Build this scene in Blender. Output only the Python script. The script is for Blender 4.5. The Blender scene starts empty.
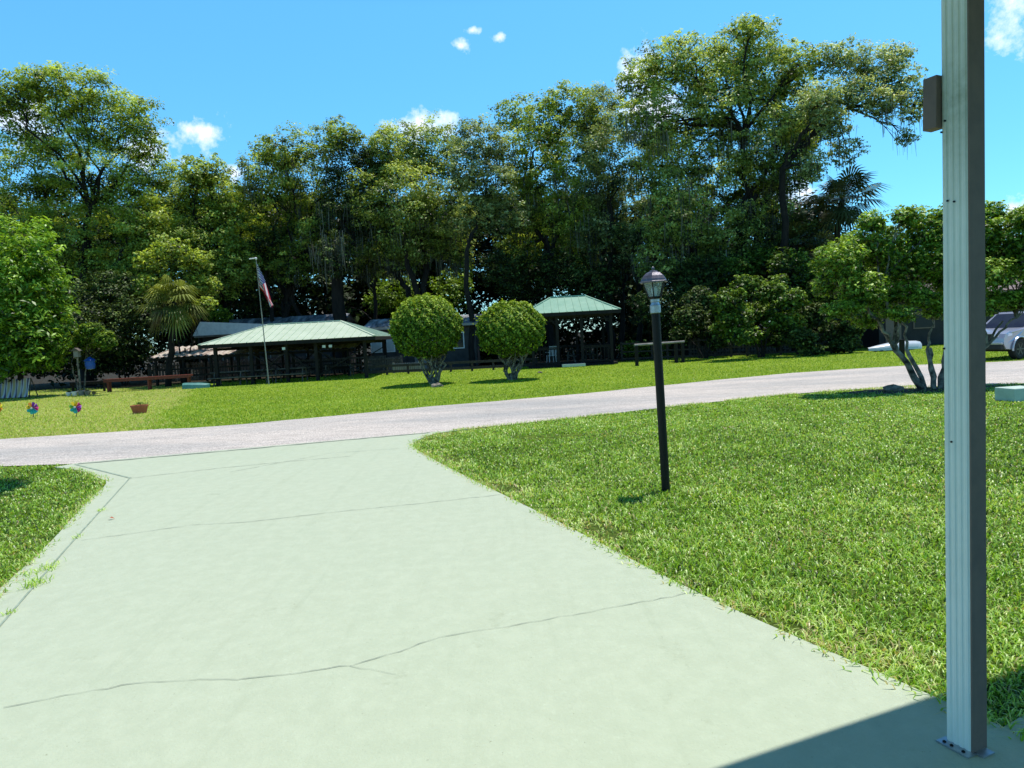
import bpy, math, random
import numpy as np
from mathutils import Vector, Matrix
random.seed(11); rng = np.random.default_rng(11)
sc = bpy.context.scene
col = sc.collection
PI = math.pi
R = math.radians

# ------------------------------------------------------------------ camera
FPX, CH = 690.0, 1.60
PITCH, ROLL = math.atan(49/690.0), R(3.0)
Fv = Vector((0, math.cos(PITCH), -math.sin(PITCH)))
R0 = Vector((1, 0, 0)); U0 = Vector((0, math.sin(PITCH), math.cos(PITCH)))
Rv = math.cos(ROLL)*R0 - math.sin(ROLL)*U0
Uv = math.sin(ROLL)*R0 + math.cos(ROLL)*U0
CAM = Vector((0, 0, CH))
cd = bpy.data.cameras.new('camera'); cam = bpy.data.objects.new('camera', cd); col.objects.link(cam)
m = Matrix((Rv, Uv, -Fv)).transposed().to_4x4(); m.translation = CAM
cam.matrix_world = m
cd.sensor_width = 36; cd.lens = 36*FPX/1024; cd.clip_end = 6000; cd.clip_start = 0.05
sc.camera = cam

def sstep(a, b, x):
    t = np.clip((x-a)/(b-a), 0, 1); return t*t*(3-2*t)
def T(x, y):                      # terrain height
    x = np.asarray(x, dtype=float); y = np.asarray(y, dtype=float)
    r = -0.35*sstep(8, 30, y) - 0.75*sstep(46, 56, y)
    return r + 0.025*np.sin(x*0.31+1.3)*np.sin(y*0.27)*sstep(15, 25, y)
def Tz(x, y): return float(T(x, y))
def ray(px, py):
    return Fv + Rv*((px-512)/FPX) + Uv*((384-py)/FPX)
def P(px, py, D):                 # the point seen at a photo position, D metres ahead
    d = ray(px, py); return CAM + d*(D/d.y)
def G(px, py):                    # where that line of sight meets the ground
    d = ray(px, py); t = 1.0
    for i in range(4000):
        p = CAM + d*t
        if p.z <= Tz(p.x, p.y) or t > 300: break
        t += max(0.002, (p.z-Tz(p.x, p.y))*0.5)
    return Vector((p.x, p.y, Tz(p.x, p.y)))
def foot(px, D):                  # ground point at photo column px, D metres ahead
    p = P(px, 350, D); 
    for _ in range(4):
        z = Tz(p.x, D)
        d0 = P(px, 300, D); d1 = P(px, 400, D)
        k = (z-d0.z)/(d1.z-d0.z); p = d0.lerp(d1, k)
    return Vector((p.x, D, Tz(p.x, D)))

# ------------------------------------------------------------------ helpers
def tag(o, label=None, cat=None, group=None, kind=None):
    if label: o['label'] = label
    if cat: o['category'] = cat
    if group: o['group'] = group
    if kind: o['kind'] = kind
    return o
def thing(name, label, cat, loc=(0, 0, 0), rz=0, group=None):
    o = bpy.data.objects.new(name, None); col.objects.link(o)
    o.location = loc; o.rotation_euler = (0, 0, rz); o.empty_display_size = 0.2
    return tag(o, label, cat, group)
def copy_tree(o, parent=None):
    c = o.copy(); col.objects.link(c); c.parent = parent
    for ch in list(o.children): copy_tree(ch, c)
    return c

class MB:
    def __init__(s): s.v = []; s.f = []; s.m = []
    def add(s, vs, fs, mi=0):
        n = len(s.v); s.v += [tuple(v) for v in vs]
        s.f += [tuple(i+n for i in f) for f in fs]; s.m += [mi]*len(fs); return s
    def box(s, c, d, rz=0, ry=0, rx=0, mi=0):
        M = Matrix.Rotation(rz, 3, 'Z') @ Matrix.Rotation(ry, 3, 'Y') @ Matrix.Rotation(rx, 3, 'X')
        vs = [Vector(c) + M @ Vector((x*d[0]/2, y*d[1]/2, z*d[2]/2)) for x in (-1, 1) for y in (-1, 1) for z in (-1, 1)]
        return s.add(vs, [(0,1,3,2),(4,6,7,5),(0,4,5,1),(2,3,7,6),(0,2,6,4),(1,5,7,3)], mi)
    def bar(s, a, b, w, h, up=(0, 0, 1), mi=0):
        a = Vector(a); b = Vector(b); d = (b-a).normalized(); u = Vector(up)
        x = d.cross(u)
        if x.length < 1e-4: x = d.cross(Vector((0, 1, 0)))
        x.normalize(); z = x.cross(d)
        vs = [p + x*(i*w/2) + z*(j*h/2) for p in (a, b) for i in (-1, 1) for j in (-1, 1)]
        return s.add(vs, [(0,1,3,2),(4,6,7,5),(0,4,5,1),(2,3,7,6),(0,2,6,4),(1,5,7,3)], mi)
    def tube(s, pts, rad, seg=8, cap=True, mi=0):
        pts = [Vector(p) for p in pts]; n = len(pts)
        if not hasattr(rad, '__len__'): rad = [rad]*n
        d0 = (pts[1]-pts[0]).normalized()
        x = d0.cross(Vector((0.13, 0.97, 0.2))); x.normalize()
        vs = []
        for i, p in enumerate(pts):
            d = (pts[min(i+1, n-1)]-pts[max(i-1, 0)]).normalized()
            x = (x - d*x.dot(d)); x.normalize(); y = d.cross(x)
            for k in range(seg):
                a = 2*PI*k/seg; vs.append(p + (x*math.cos(a)+y*math.sin(a))*rad[i])
        fs = [(i*seg+k, i*seg+(k+1) % seg, (i+1)*seg+(k+1) % seg, (i+1)*seg+k) for i in range(n-1) for k in range(seg)]
        if cap: fs += [tuple(range(seg))[::-1], tuple(range((n-1)*seg, n*seg))]
        return s.add(vs, fs, mi)
    def lathe(s, prof, seg=16, c=(0, 0, 0), mi=0, ph=0):
        vs = [(c[0]+r*math.cos(2*PI*k/seg+ph), c[1]+r*math.sin(2*PI*k/seg+ph), c[2]+z) for r, z in prof for k in range(seg)]
        n = len(prof)
        fs = [(i*seg+k, i*seg+(k+1) % seg, (i+1)*seg+(k+1) % seg, (i+1)*seg+k) for i in range(n-1) for k in range(seg)]
        fs += [tuple(range(seg))[::-1], tuple(range((n-1)*seg, n*seg))]
        return s.add(vs, fs, mi)
    def prism(s, poly, a, b, axis='y', mi=0):     # poly in the plane across axis
        def q(p, t): return (p[0], t, p[1]) if axis == 'y' else ((t, p[0], p[1]) if axis == 'x' else (p[0], p[1], t))
        n = len(poly); vs = [q(p, a) for p in poly] + [q(p, b) for p in poly]
        return s.add(vs, [tuple(range(n))[::-1], tuple(range(n, 2*n))] + [(i, (i+1) % n, n+(i+1) % n, n+i) for i in range(n)], mi)
    def build(s, name, mat, parent=None, off=None, smooth=False, bevel=0):
        me = bpy.data.meshes.new(name)
        vs = s.v if off is None else [(v[0]-off[0], v[1]-off[1], v[2]-off[2]) for v in s.v]
        me.from_pydata(vs, [], s.f)
        for mm in (mat if isinstance(mat, (list, tuple)) else [mat]): me.materials.append(mm)
        me.polygons.foreach_set('material_index', s.m)
        if smooth: me.polygons.foreach_set('use_smooth', [True]*len(s.f))
        me.update()
        import bmesh
        b = bmesh.new(); b.from_mesh(me); bmesh.ops.recalc_face_normals(b, faces=b.faces)
        if bevel: bmesh.ops.bevel(b, geom=b.edges[:], offset=bevel, segments=2, affect='EDGES', profile=.6)
        b.to_mesh(me); b.free()
        o = bpy.data.objects.new(name, me); col.objects.link(o)
        if parent: o.parent = parent
        return o

def npmesh(name, verts, faces, mat, parent=None, off=None, tone=None):
    """verts (N,3), faces (M,k) all with k corners"""
    if off is not None: verts = verts - np.array(off)[None, :]
    me = bpy.data.meshes.new(name); M_, k = faces.shape
    me.vertices.add(len(verts)); me.vertices.foreach_set('co', verts.astype(np.float32).ravel())
    me.loops.add(M_*k); me.loops.foreach_set('vertex_index', faces.astype(np.int32).ravel())
    me.polygons.add(M_); me.polygons.foreach_set('loop_start', np.arange(0, M_*k, k, dtype=np.int32))
    me.polygons.foreach_set('loop_total', np.full(M_, k, dtype=np.int32))
    if tone is not None:
        a = me.attributes.new('tone', 'FLOAT', 'FACE'); a.data.foreach_set('value', tone.astype(np.float32))
    me.materials.append(mat); me.update(calc_edges=True)
    o = bpy.data.objects.new(name, me); col.objects.link(o)
    if parent: o.parent = parent
    return o

# ------------------------------------------------------------------ materials
def nm(name):
    m = bpy.data.materials.new(name); m.use_nodes = True; nt = m.node_tree
    return m, nt, nt.nodes['Principled BSDF'], nt.nodes['Material Output']
def ramp(nt, fac, stops):
    r = nt.nodes.new('ShaderNodeValToRGB'); e = r.color_ramp.elements
    while len(e) < len(stops): e.new(0.5)
    for i, (p, c) in enumerate(stops): e[i].position = p; e[i].color = (*c, 1)
    nt.links.new(fac, r.inputs[0]); return r.outputs[0]
def noise(nt, scale, detail=4, rough=.6, stretch=None):
    tc = nt.nodes.new('ShaderNodeTexCoord'); n = nt.nodes.new('ShaderNodeTexNoise')
    n.inputs['Scale'].default_value = scale; n.inputs['Detail'].default_value = detail; n.inputs['Roughness'].default_value = rough
    o = tc.outputs['Object']
    if stretch:
        mp = nt.nodes.new('ShaderNodeMapping'); mp.inputs['Scale'].default_value = stretch[:3]
        if len(stretch) > 3: mp.inputs['Rotation'].default_value = (0, 0, stretch[3])
        nt.links.new(o, mp.inputs[0]); o = mp.outputs[0]
    nt.links.new(o, n.inputs['Vector']); return n.outputs['Fac']
def mixc(nt, f, a, b, mode='MIX'):
    n = nt.nodes.new('ShaderNodeMix'); n.data_type = 'RGBA'; n.blend_type = mode
    for s, v in ((0, f), (6, a), (7, b)):
        if hasattr(v, 'links'): nt.links.new(v, n.inputs[s])
        else: n.inputs[s].default_value = v if s == 0 else (*v, 1)
    return n.outputs[2]
def mathn(nt, op, a, b=0.0, clamp=False):
    n = nt.nodes.new('ShaderNodeMath'); n.operation = op; n.use_clamp = clamp
    for i, v in enumerate((a, b)):
        if hasattr(v, 'links'): nt.links.new(v, n.inputs[i])
        else: n.inputs[i].default_value = v
    return n.outputs[0]
def bumpn(nt, bs, h, strength=.3, dist=.01):
    b = nt.nodes.new('ShaderNodeBump'); b.inputs['Strength'].default_value = strength; b.inputs['Distance'].default_value = dist
    nt.links.new(h, b.inputs['Height']); nt.links.new(b.outputs[0], bs.inputs['Normal'])
def mat(name, c1, c2=None, scale=6, rough=.7, bump=0, metal=0, stretch=None, spec=.4, bd=.01):
    m, nt, bs, out = nm(name)
    c2 = c2 or tuple(x*.8 for x in c1)
    n = noise(nt, scale, stretch=stretch)
    nt.links.new(ramp(nt, n, [(.35, c1), (.65, c2)]), bs.inputs['Base Color'])
    bs.inputs['Roughness'].default_value = rough; bs.inputs['Metallic'].default_value = metal
    bs.inputs['Specular IOR Level'].default_value = spec
    if bump: bumpn(nt, bs, noise(nt, scale*4, stretch=stretch), bump, bd)
    return m
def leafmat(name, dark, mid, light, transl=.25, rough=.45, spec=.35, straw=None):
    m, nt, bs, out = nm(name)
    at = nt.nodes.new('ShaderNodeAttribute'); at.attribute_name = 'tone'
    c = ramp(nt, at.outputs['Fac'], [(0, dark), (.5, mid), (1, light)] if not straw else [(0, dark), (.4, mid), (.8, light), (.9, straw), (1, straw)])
    nt.links.new(c, bs.inputs['Base Color']); bs.inputs['Roughness'].default_value = rough
    bs.inputs['Specular IOR Level'].default_value = spec
    tr = nt.nodes.new('ShaderNodeBsdfTranslucent')
    nt.links.new(mixc(nt, 1.0, c, (1.3, 1.25, .45), 'MULTIPLY'), tr.inputs[0])
    mx = nt.nodes.new('ShaderNodeMixShader'); mx.inputs[0].default_value = transl
    nt.links.new(bs.outputs[0], mx.inputs[1]); nt.links.new(tr.outputs[0], mx.inputs[2])
    nt.links.new(mx.outputs[0], out.inputs[0]); return m

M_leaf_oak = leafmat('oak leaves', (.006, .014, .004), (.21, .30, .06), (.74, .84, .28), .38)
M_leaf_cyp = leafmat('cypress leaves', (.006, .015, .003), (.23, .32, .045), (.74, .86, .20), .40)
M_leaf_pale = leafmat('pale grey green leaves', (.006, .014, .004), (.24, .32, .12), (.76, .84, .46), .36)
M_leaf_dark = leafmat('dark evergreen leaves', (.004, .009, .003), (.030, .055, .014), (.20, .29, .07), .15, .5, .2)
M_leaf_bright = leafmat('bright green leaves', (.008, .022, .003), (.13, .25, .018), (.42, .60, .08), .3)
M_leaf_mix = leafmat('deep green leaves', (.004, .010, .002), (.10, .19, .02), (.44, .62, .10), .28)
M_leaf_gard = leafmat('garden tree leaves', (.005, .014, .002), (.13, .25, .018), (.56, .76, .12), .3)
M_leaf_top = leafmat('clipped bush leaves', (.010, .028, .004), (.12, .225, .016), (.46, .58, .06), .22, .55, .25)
M_leaf_pod = leafmat('glossy long leaves', (.008, .024, .003), (.15, .31, .02), (.50, .74, .10), .28, .42, .35)
M_palm = leafmat('palm fronds', (.015, .025, .010), (.075, .10, .03), (.24, .25, .09), .15)
M_palmb = leafmat('yellowing palm fronds', (.012, .02, .006), (.20, .25, .05), (.60, .64, .20), .25)
M_moss = leafmat('spanish moss', (.02, .022, .018), (.10, .105, .085), (.26, .27, .23), .1, .9, .1)
M_grass = leafmat('grass blades', (.02, .06, .004), (.31, .56, .045), (.80, .92, .36), .35, .36, .5, (.62, .52, .26))
M_bark = mat('dark bark', (.022, .018, .015), (.006, .005, .004), 5, .95, .6, stretch=(1, 1, .3), bd=.03)
M_barkp = mat('pale lichen bark', (.30, .27, .22), (.022, .018, .014), 6, .9, .6, bd=.01)
M_wood = mat('dark weathered timber', (.016, .013, .011), (.006, .005, .005), 8, .85, .3, stretch=(1, 1, .3))
M_woodg = mat('grey weathered timber', (.16, .14, .12), (.07, .06, .05), 6, .9, .3)
M_polem = mat('dull galvanised pole', (.34, .33, .30), (.24, .23, .21), 9, .5)
M_brown = mat('dark brown paint', (.20, .138, .112), (.165, .115, .095), 12, .6, .1)
M_black = mat('black enamel', (.004, .004, .004), (.007, .006, .006), 30, .5, .05, spec=.3)
M_capm = mat('aged pewter enamel', (.19, .18, .21), (.10, .095, .115), 25, .35, .1, metal=.5)
M_zinc = mat('brushed zinc', (.5, .52, .56), (.35, .37, .4), 40, .4, .1, metal=.8)
M_roofg = mat('pale green sheet metal', (.44, .53, .40), (.52, .60, .47), 1.3, .5, .08)
M_roofd = mat('green sheet metal', (.19, .36, .27), (.25, .42, .32), 1.3, .5, .08)
M_white = mat('white paint', (.75, .76, .76), (.62, .63, .64), 4, .5)
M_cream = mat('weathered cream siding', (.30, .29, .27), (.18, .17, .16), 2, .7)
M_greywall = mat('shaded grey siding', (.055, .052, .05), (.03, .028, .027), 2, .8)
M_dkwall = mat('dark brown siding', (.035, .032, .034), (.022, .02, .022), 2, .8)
M_dkglass = mat('dark window glass', (.03, .035, .04), (.02, .02, .03), 3, .1, spec=.8)
M_blind = mat('pale window blind', (.5, .52, .52), (.42, .44, .45), 3, .5)
M_terra = mat('terracotta', (.42, .13, .06), (.33, .10, .05), 12, .8, .2)
M_redwood = mat('red stained timber', (.20, .045, .022), (.13, .03, .018), 7, .7, .2)
M_teal = mat('teal painted board', (.08, .26, .23), (.06, .19, .18), 6, .6)
M_blue = mat('blue plastic', (.01, .09, .42), (.01, .07, .33), 8, .4)
M_rock = mat('limestone rock', (.32, .28, .22), (.14, .12, .09), 9, .95, .6)
M_chrome = mat('polished metal', (.6, .62, .65), (.5, .5, .55), 8, .25, metal=.9)
M_rubber = mat('tyre rubber', (.016, .016, .017), (.025, .025, .025), 20, .85, .3)
M_rim = mat('dark alloy', (.10, .10, .11), (.07, .07, .08), 12, .35, metal=.7)
M_paint = mat('silver car paint', (.42, .43, .50), (.40, .41, .48), 3, .22, metal=.45, spec=.6)
M_plast = mat('black plastic trim', (.018, .018, .02), (.025, .025, .027), 20, .6)
M_lens = mat('clear lamp lens', (.75, .77, .8), (.6, .62, .66), 30, .12, spec=.9)
M_boat = mat('white gelcoat', (.55, .62, .68), (.5, .56, .62), 2, .3, spec=.6)
M_mintc = mat('mint painted concrete block', (.50, .62, .54), (.40, .50, .44), 5, .75, .2)
M_yel = mat('yellow nylon', (.85, .62, .02), None, 5, .6); M_org = mat('orange nylon', (.8, .3, .02), None, 5, .6)
M_pur = mat('purple nylon', (.28, .03, .42), None, 5, .6); M_mag = mat('magenta nylon', (.6, .02, .2), None, 5, .6)
M_tur = mat('turquoise nylon', (.03, .5, .55), None, 5, .6); M_grn = mat('lime nylon', (.2, .55, .05), None, 5, .6)
M_fred = mat('red flag cloth', (.50, .025, .05), None, 5, .8); M_fwht = mat('white flag cloth', (.68, .66, .70), None, 5, .8)
M_fblu = mat('navy flag cloth', (.035, .05, .18), None, 5, .8)

def m_roofcor(name, cols, sc_=1.0, ang=0):     # streaky corrugated roofing
    m, nt, bs, out = nm(name)
    n = noise(nt, 1.6*sc_, 5, .65, stretch=(1.6, .35, .35, ang))
    nt.links.new(ramp(nt, n, cols), bs.inputs['Base Color']); bs.inputs['Roughness'].default_value = .6
    return m
M_rust = m_roofcor('rusty corrugated roofing', [(.36, (.10, .07, .055)), (.47, (.30, .22, .18)), (.56, (.55, .49, .44)), (.66, (.20, .18, .05))], 1.5, .7)
M_galv = m_roofcor('streaked galvanised roofing', [(.36, (.06, .06, .065)), (.5, (.22, .23, .25)), (.62, (.48, .49, .52))], .9, 1.2)

# mint painted concrete
def m_drive():
    m, nt, bs, out = nm('mint painted concrete')
    n1 = noise(nt, .9, 5, .6); n2 = noise(nt, 9, 6, .7); n3 = noise(nt, 120, 3, .6)
    c = mixc(nt, n1, (.42, .478, .352), (.452, .498, .372))
    n2r = ramp(nt, n2, [(.42, (.965, .97, .96)), (.62, (1.03, 1.03, 1.03))])
    c = mixc(nt, 1.0, c, n2r, 'MULTIPLY')
    n4 = ramp(nt, noise(nt, 34, 4, .7), [(.60, (1, 1, 1)), (.72, (1.07, 1.08, 1.1))])
    c = mixc(nt, 1.0, c, n4, 'MULTIPLY')
    st = ramp(nt, noise(nt, 2.3, 7, .75), [(.26, (.78, .78, .74)), (.38, (1, 1, 1))])
    c = mixc(nt, .8, c, st, 'MULTIPLY')
    tr_ = ramp(nt, noise(nt, 3.0, 6, .75, stretch=(2.2, .12, 1, -.40)), [(.33, (.95, .955, .945)), (.46, (1, 1, 1)), (.62, (1, 1, 1)), (.74, (1.04, 1.04, 1.04))])
    c = mixc(nt, 1.0, c, tr_, 'MULTIPLY')
    sp_ = ramp(nt, noise(nt, 60, 3, .6), [(.24, (.55, .52, .44)), (.31, (1, 1, 1))])
    c = mixc(nt, .7, c, sp_, 'MULTIPLY')
    nt.links.new(c, bs.inputs['Base Color']); bs.inputs['Roughness'].default_value = .7
    bs.inputs['Specular IOR Level'].default_value = .25
    h = mathn(nt, 'ADD', mathn(nt, 'MULTIPLY', noise(nt, 26, 5, .7), 1.0), mathn(nt, 'MULTIPLY', n3, .35))
    bumpn(nt, bs, h, .5, .014); return m
M_drive = m_drive()
def m_road():
    m, nt, bs, out = nm('chip sealed asphalt road')
    n = noise(nt, 38, 5, .8); big = noise(nt, .35, 4, .6, stretch=(.35, 1.3, 1, -.2)); mid = noise(nt, 4, 5, .7, stretch=(.4, 2, 1, -.2))
    c = ramp(nt, n, [(.36, (.20, .188, .165)), (.5, (.50, .468, .42)), (.62, (.76, .71, .635))])
    c = mixc(nt, 1.0, c, ramp(nt, big, [(.34, (.74, .76, .80)), (.55, (1.04, 1.0, 1.0))]), 'MULTIPLY')
    c = mixc(nt, 1.0, c, ramp(nt, mid, [(.38, (.80, .79, .79)), (.5, (1, 1, 1))]), 'MULTIPLY')
    nt.links.new(c, bs.inputs['Base Color']); bs.inputs['Roughness'].default_value = .9
    bumpn(nt, bs, n, .5, .012); return m
M_road = m_road()
def xy(nt):
    tc = nt.nodes.new('ShaderNodeTexCoord'); s = nt.nodes.new('ShaderNodeSeparateXYZ'); nt.links.new(tc.outputs['Object'], s.inputs[0]); return s.outputs
def m_ground():
    m, nt, bs, out = nm('turf and leaf litter')
    o = xy(nt)
    fine = noise(nt, 14, 6, .75); mid = noise(nt, .8, 5, .65)
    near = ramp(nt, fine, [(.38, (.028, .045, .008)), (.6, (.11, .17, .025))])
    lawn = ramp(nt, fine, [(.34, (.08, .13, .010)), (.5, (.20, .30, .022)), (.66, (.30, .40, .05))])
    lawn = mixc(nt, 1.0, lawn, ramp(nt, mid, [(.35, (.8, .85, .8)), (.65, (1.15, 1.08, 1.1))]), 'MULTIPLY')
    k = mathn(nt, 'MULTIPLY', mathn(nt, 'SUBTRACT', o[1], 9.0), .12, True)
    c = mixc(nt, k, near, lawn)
    dryc = mixc(nt, fine, (.24, .28, .06), (.40, .41, .14))
    e = mathn(nt, 'ADD', mathn(nt, 'ADD', o[0], mathn(nt, 'MULTIPLY', o[1], .40)), mathn(nt, 'MULTIPLY', noise(nt, .5, 4), 2.0))
    d = mathn(nt, 'MULTIPLY', mathn(nt, 'SUBTRACT', -1.0, e), 2.0, True)
    d = mathn(nt, 'MULTIPLY', d, mathn(nt, 'GREATER_THAN', o[1], 12.0))
    c = mixc(nt, mathn(nt, 'MULTIPLY', d, .75), c, dryc)
    litter = mixc(nt, fine, (.015, .013, .010), (.06, .05, .032))
    f = mathn(nt, 'MULTIPLY', mathn(nt, 'SUBTRACT', mathn(nt, 'ADD', o[1], mathn(nt, 'MULTIPLY', mid, 3.0)), 43.0), 1.0, True)
    c = mixc(nt, f, c, litter)
    nt.links.new(c, bs.inputs['Base Color']); bs.inputs['Roughness'].default_value = .95
    bs.inputs['Specular IOR Level'].default_value = .1
    bumpn(nt, bs, fine, .8, .05); return m
M_ground = m_ground()
M_crack = mat('dirt filled crack', (.27, .31, .25), (.17, .19, .155), 20, .9)
M_joint = mat('dark mint joint', (.32, .40, .31), (.20, .26, .19), 9, .9)  # joint line, a darker green than the slab
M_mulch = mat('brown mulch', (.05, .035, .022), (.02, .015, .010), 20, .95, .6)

# fluted aluminium post face
def m_post():
    m, nt, bs, out = nm('pale mint aluminium')
    c = ramp(nt, noise(nt, 5, 5, .7), [(.4, (.84, .85, .78)), (.7, (.77, .78, .71))])
    o = xy(nt)
    st = mathn(nt, 'MULTIPLY', mathn(nt, 'SUBTRACT', .36, mathn(nt, 'ABSOLUTE', mathn(nt, 'SUBTRACT', o[2], 2.28))), 3.0, True)
    c = mixc(nt, mathn(nt, 'MULTIPLY', st, mathn(nt, 'MULTIPLY', noise(nt, 22, 5, .7), .9)), c, (.22, .25, .13))
    nt.links.new(c, bs.inputs['Base Color']); bs.inputs['Roughness'].default_value = .4; return m
M_post = m_post()

# ------------------------------------------------------------------ world, sun
SUN = Vector((.18, .15, 1)).normalized()
w = bpy.data.worlds.new('World'); sc.world = w; w.use_nodes = True; nt = w.node_tree
bg = nt.nodes['Background']; bg.inputs[1].default_value = .14
sky = nt.nodes.new('ShaderNodeTexSky'); sky.sky_type = 'NISHITA'; sky.sun_disc = False
sky.sun_elevation = math.asin(SUN.z); sky.sun_rotation = math.atan2(SUN.x, SUN.y)
sky.air_density = 1.0; sky.dust_density = .3; sky.ozone_density = 1.6
c = mixc(nt, 1.0, sky.outputs[0], (.60, 1.28, 1.56), 'MULTIPLY')
tc = nt.nodes.new('ShaderNodeTexCoord')
sp = nt.nodes.new('ShaderNodeSeparateXYZ'); nt.links.new(tc.outputs['Generated'], sp.inputs[0])
c = mixc(nt, 1.0, c, ramp(nt, sp.outputs[2], [(.0, (1.1, .88, .92)), (.12, (.95, .98, .98)), (.42, (1.12, 1.2, 1.12)), (.62, (.26, .33, .44))]), 'MULTIPLY')  # sky colour darkened overhead to cut the ambient fill
nz = nt.nodes.new('ShaderNodeTexNoise'); nz.inputs['Scale'].default_value = 34; nz.inputs['Detail'].default_value = 7; nz.inputs['Roughness'].default_value = .62
nt.links.new(tc.outputs['Generated'], nz.inputs['Vector'])
tot = None
for px, py, rx, ry in [(205, 131, 25, 17), (461, 46, 9, 7), (472, 30, 8, 4), (500, 37, 9, 5), (1016, 18, 26, 26), (425, 128, 46, 18), (1018, 214, 32, 18), (25, 125, 30, 26), (648, 100, 40, 50), (236, 172, 16, 9), (800, 195, 40, 24), (150, 150, 26, 20)]:
    d = ray(px, py).normalized()
    s = nt.nodes.new('ShaderNodeVectorMath'); s.operation = 'SUBTRACT'; nt.links.new(tc.outputs['Generated'], s.inputs[0]); s.inputs[1].default_value = d
    k = nt.nodes.new('ShaderNodeVectorMath'); k.operation = 'MULTIPLY'; nt.links.new(s.outputs[0], k.inputs[0]); k.inputs[1].default_value = (FPX/rx, FPX/rx, FPX/ry)
    l = nt.nodes.new('ShaderNodeVectorMath'); l.operation = 'LENGTH'; nt.links.new(k.outputs[0], l.inputs[0])
    v = mathn(nt, 'SUBTRACT', 1.0, l.outputs['Value'])
    tot = v if tot is None else mathn(nt, 'MAXIMUM', tot, v)
tot = mathn(nt, 'MAXIMUM', tot, -1.0)
tot = mathn(nt, 'ADD', mathn(nt, 'MULTIPLY', tot, .8), mathn(nt, 'MULTIPLY', mathn(nt, 'SUBTRACT', nz.outputs['Fac'], .5), 2.6))
tot = mathn(nt, 'MULTIPLY', mathn(nt, 'SUBTRACT', tot, .10), 1.5, True)
c = mixc(nt, mathn(nt, 'MULTIPLY', tot, .85), c, (9.2, 9.6, 10.6))
nt.links.new(c, bg.inputs[0])
sl = bpy.data.lights.new('sun', 'SUN'); sl.energy = 5.0; sl.angle = R(.5); sl.color = (1, .955, .88)
so = bpy.data.objects.new('sun', sl); col.objects.link(so)
so.rotation_euler = SUN.to_track_quat('Z', 'Y').to_euler(); so.location = (0, 0, 60)
sc.view_settings.view_transform = 'Standard'; sc.view_settings.look = 'None'; sc.view_settings.exposure = 0

# ------------------------------------------------------------------ ground, road, driveway
def sheet(name, poly, dz, m_, step=.35, skirt=0):
    """a flat-ish slab following the terrain: constrained triangulation over a grid"""
    from mathutils.geometry import delaunay_2d_cdt
    pl = [(p.x, p.y) for p in poly]; n = len(pl)
    X = [p[0] for p in pl]; Y = [p[1] for p in pl]
    gx_, gy_ = np.meshgrid(np.arange(min(X), max(X), step), np.arange(min(Y), max(Y), step)); gx_ = gx_.ravel(); gy_ = gy_.ravel()
    k = inpoly(gx_, gy_, pl); pts = [Vector(p) for p in pl]+[Vector((a, b)) for a, b in zip(gx_[k], gy_[k])]
    ov, oe, of, _, _, _ = delaunay_2d_cdt(pts, [(i, (i+1) % n) for i in range(n)], [], 0, 1e-5)
    V = [(v.x, v.y, Tz(v.x, v.y)+dz) for v in ov]; F = []
    for f in of:
        cx = sum(ov[i].x for i in f)/3; cy = sum(ov[i].y for i in f)/3
        if inpoly(np.array([cx]), np.array([cy]), pl)[0]:
            a, b, c_ = (ov[i] for i in f[:3]); F.append(tuple(f) if (b-a).cross(c_-a) > 0 else tuple(f)[::-1])
    if skirt:
        m0 = len(V); V += [(p[0], p[1], Tz(*p)+dz) for p in pl]+[(p[0], p[1], Tz(*p)+dz-skirt) for p in pl]
        F += [(m0+i, m0+(i+1) % n, m0+n+(i+1) % n, m0+n+i) for i in range(n)]
    me = bpy.data.meshes.new(name); me.from_pydata(V, [], F); me.materials.append(m_)
    o = bpy.data.objects.new(name, me); col.objects.link(o); return o
def inpoly(x, y, poly):
    r = np.zeros(len(x), bool); n = len(poly); j = n-1
    for i in range(n):
        xi, yi = poly[i]; xj, yj = poly[j]
        c_ = ((yi > y) != (yj > y)) & (x < (xj-xi)*(y-yi)/(yj-yi+1e-12)+xi)
        r ^= c_; j = i
    return r

xs = np.concatenate([[-2500, -900, -300, -120], np.arange(-60, 61, 1.0), [120, 300, 900, 2500]])
ys = np.concatenate([[-300, -60, -20], np.arange(-6, 62, 1.0), [90, 180, 500, 1400, 4000]])
gx, gy = np.meshgrid(xs, ys); gz = T(gx, gy)
V = np.stack([gx.ravel(), gy.ravel(), gz.ravel()], 1); nx = len(xs)
fi = np.array([(j*nx+i, j*nx+i+1, (j+1)*nx+i+1, (j+1)*nx+i) for j in range(len(ys)-1) for i in range(nx-1)])
g = npmesh('ground', V, fi, M_ground); tag(g, kind='structure')

def L(p, q, t): return p + (q-p)*t
road_near = [G(0, 467), G(75, 464.5), G(250, 450), G(430, 433), G(560, 420), G(700, 404), G(810, 393), G(940, 385.5), G(1020, 384)]
road_far = [G(1020, 361), G(940, 364), G(810, 372), G(700, 382), G(560, 396), G(430, 407), G(250, 424), G(100, 433.5), G(0, 440)]
a0 = road_near[0] + (road_near[0]-road_near[1]).normalized()*40; a1 = road_near[-1] + (road_near[-1]-road_near[-3]).normalized()*40
b0 = road_far[0] + (road_far[0]-road_far[2]).normalized()*40; b1 = road_far[-1] + (road_far[-1]-road_far[-2]).normalized()*40
def smooth_poly(pts, n=6):       # Catmull-Rom through the points
    o = []
    for i in range(len(pts)-1):
        p0, p1, p2, p3 = pts[max(i-1, 0)], pts[i], pts[i+1], pts[min(i+2, len(pts)-1)]
        for k in range(n):
            t = k/n; o.append(.5*((2*p1)+(p2-p0)*t+(2*p0-5*p1+4*p2-p3)*t*t+(3*p1-p0-3*p2+p3)*t**3))
    return o+[pts[-1]]
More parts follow.
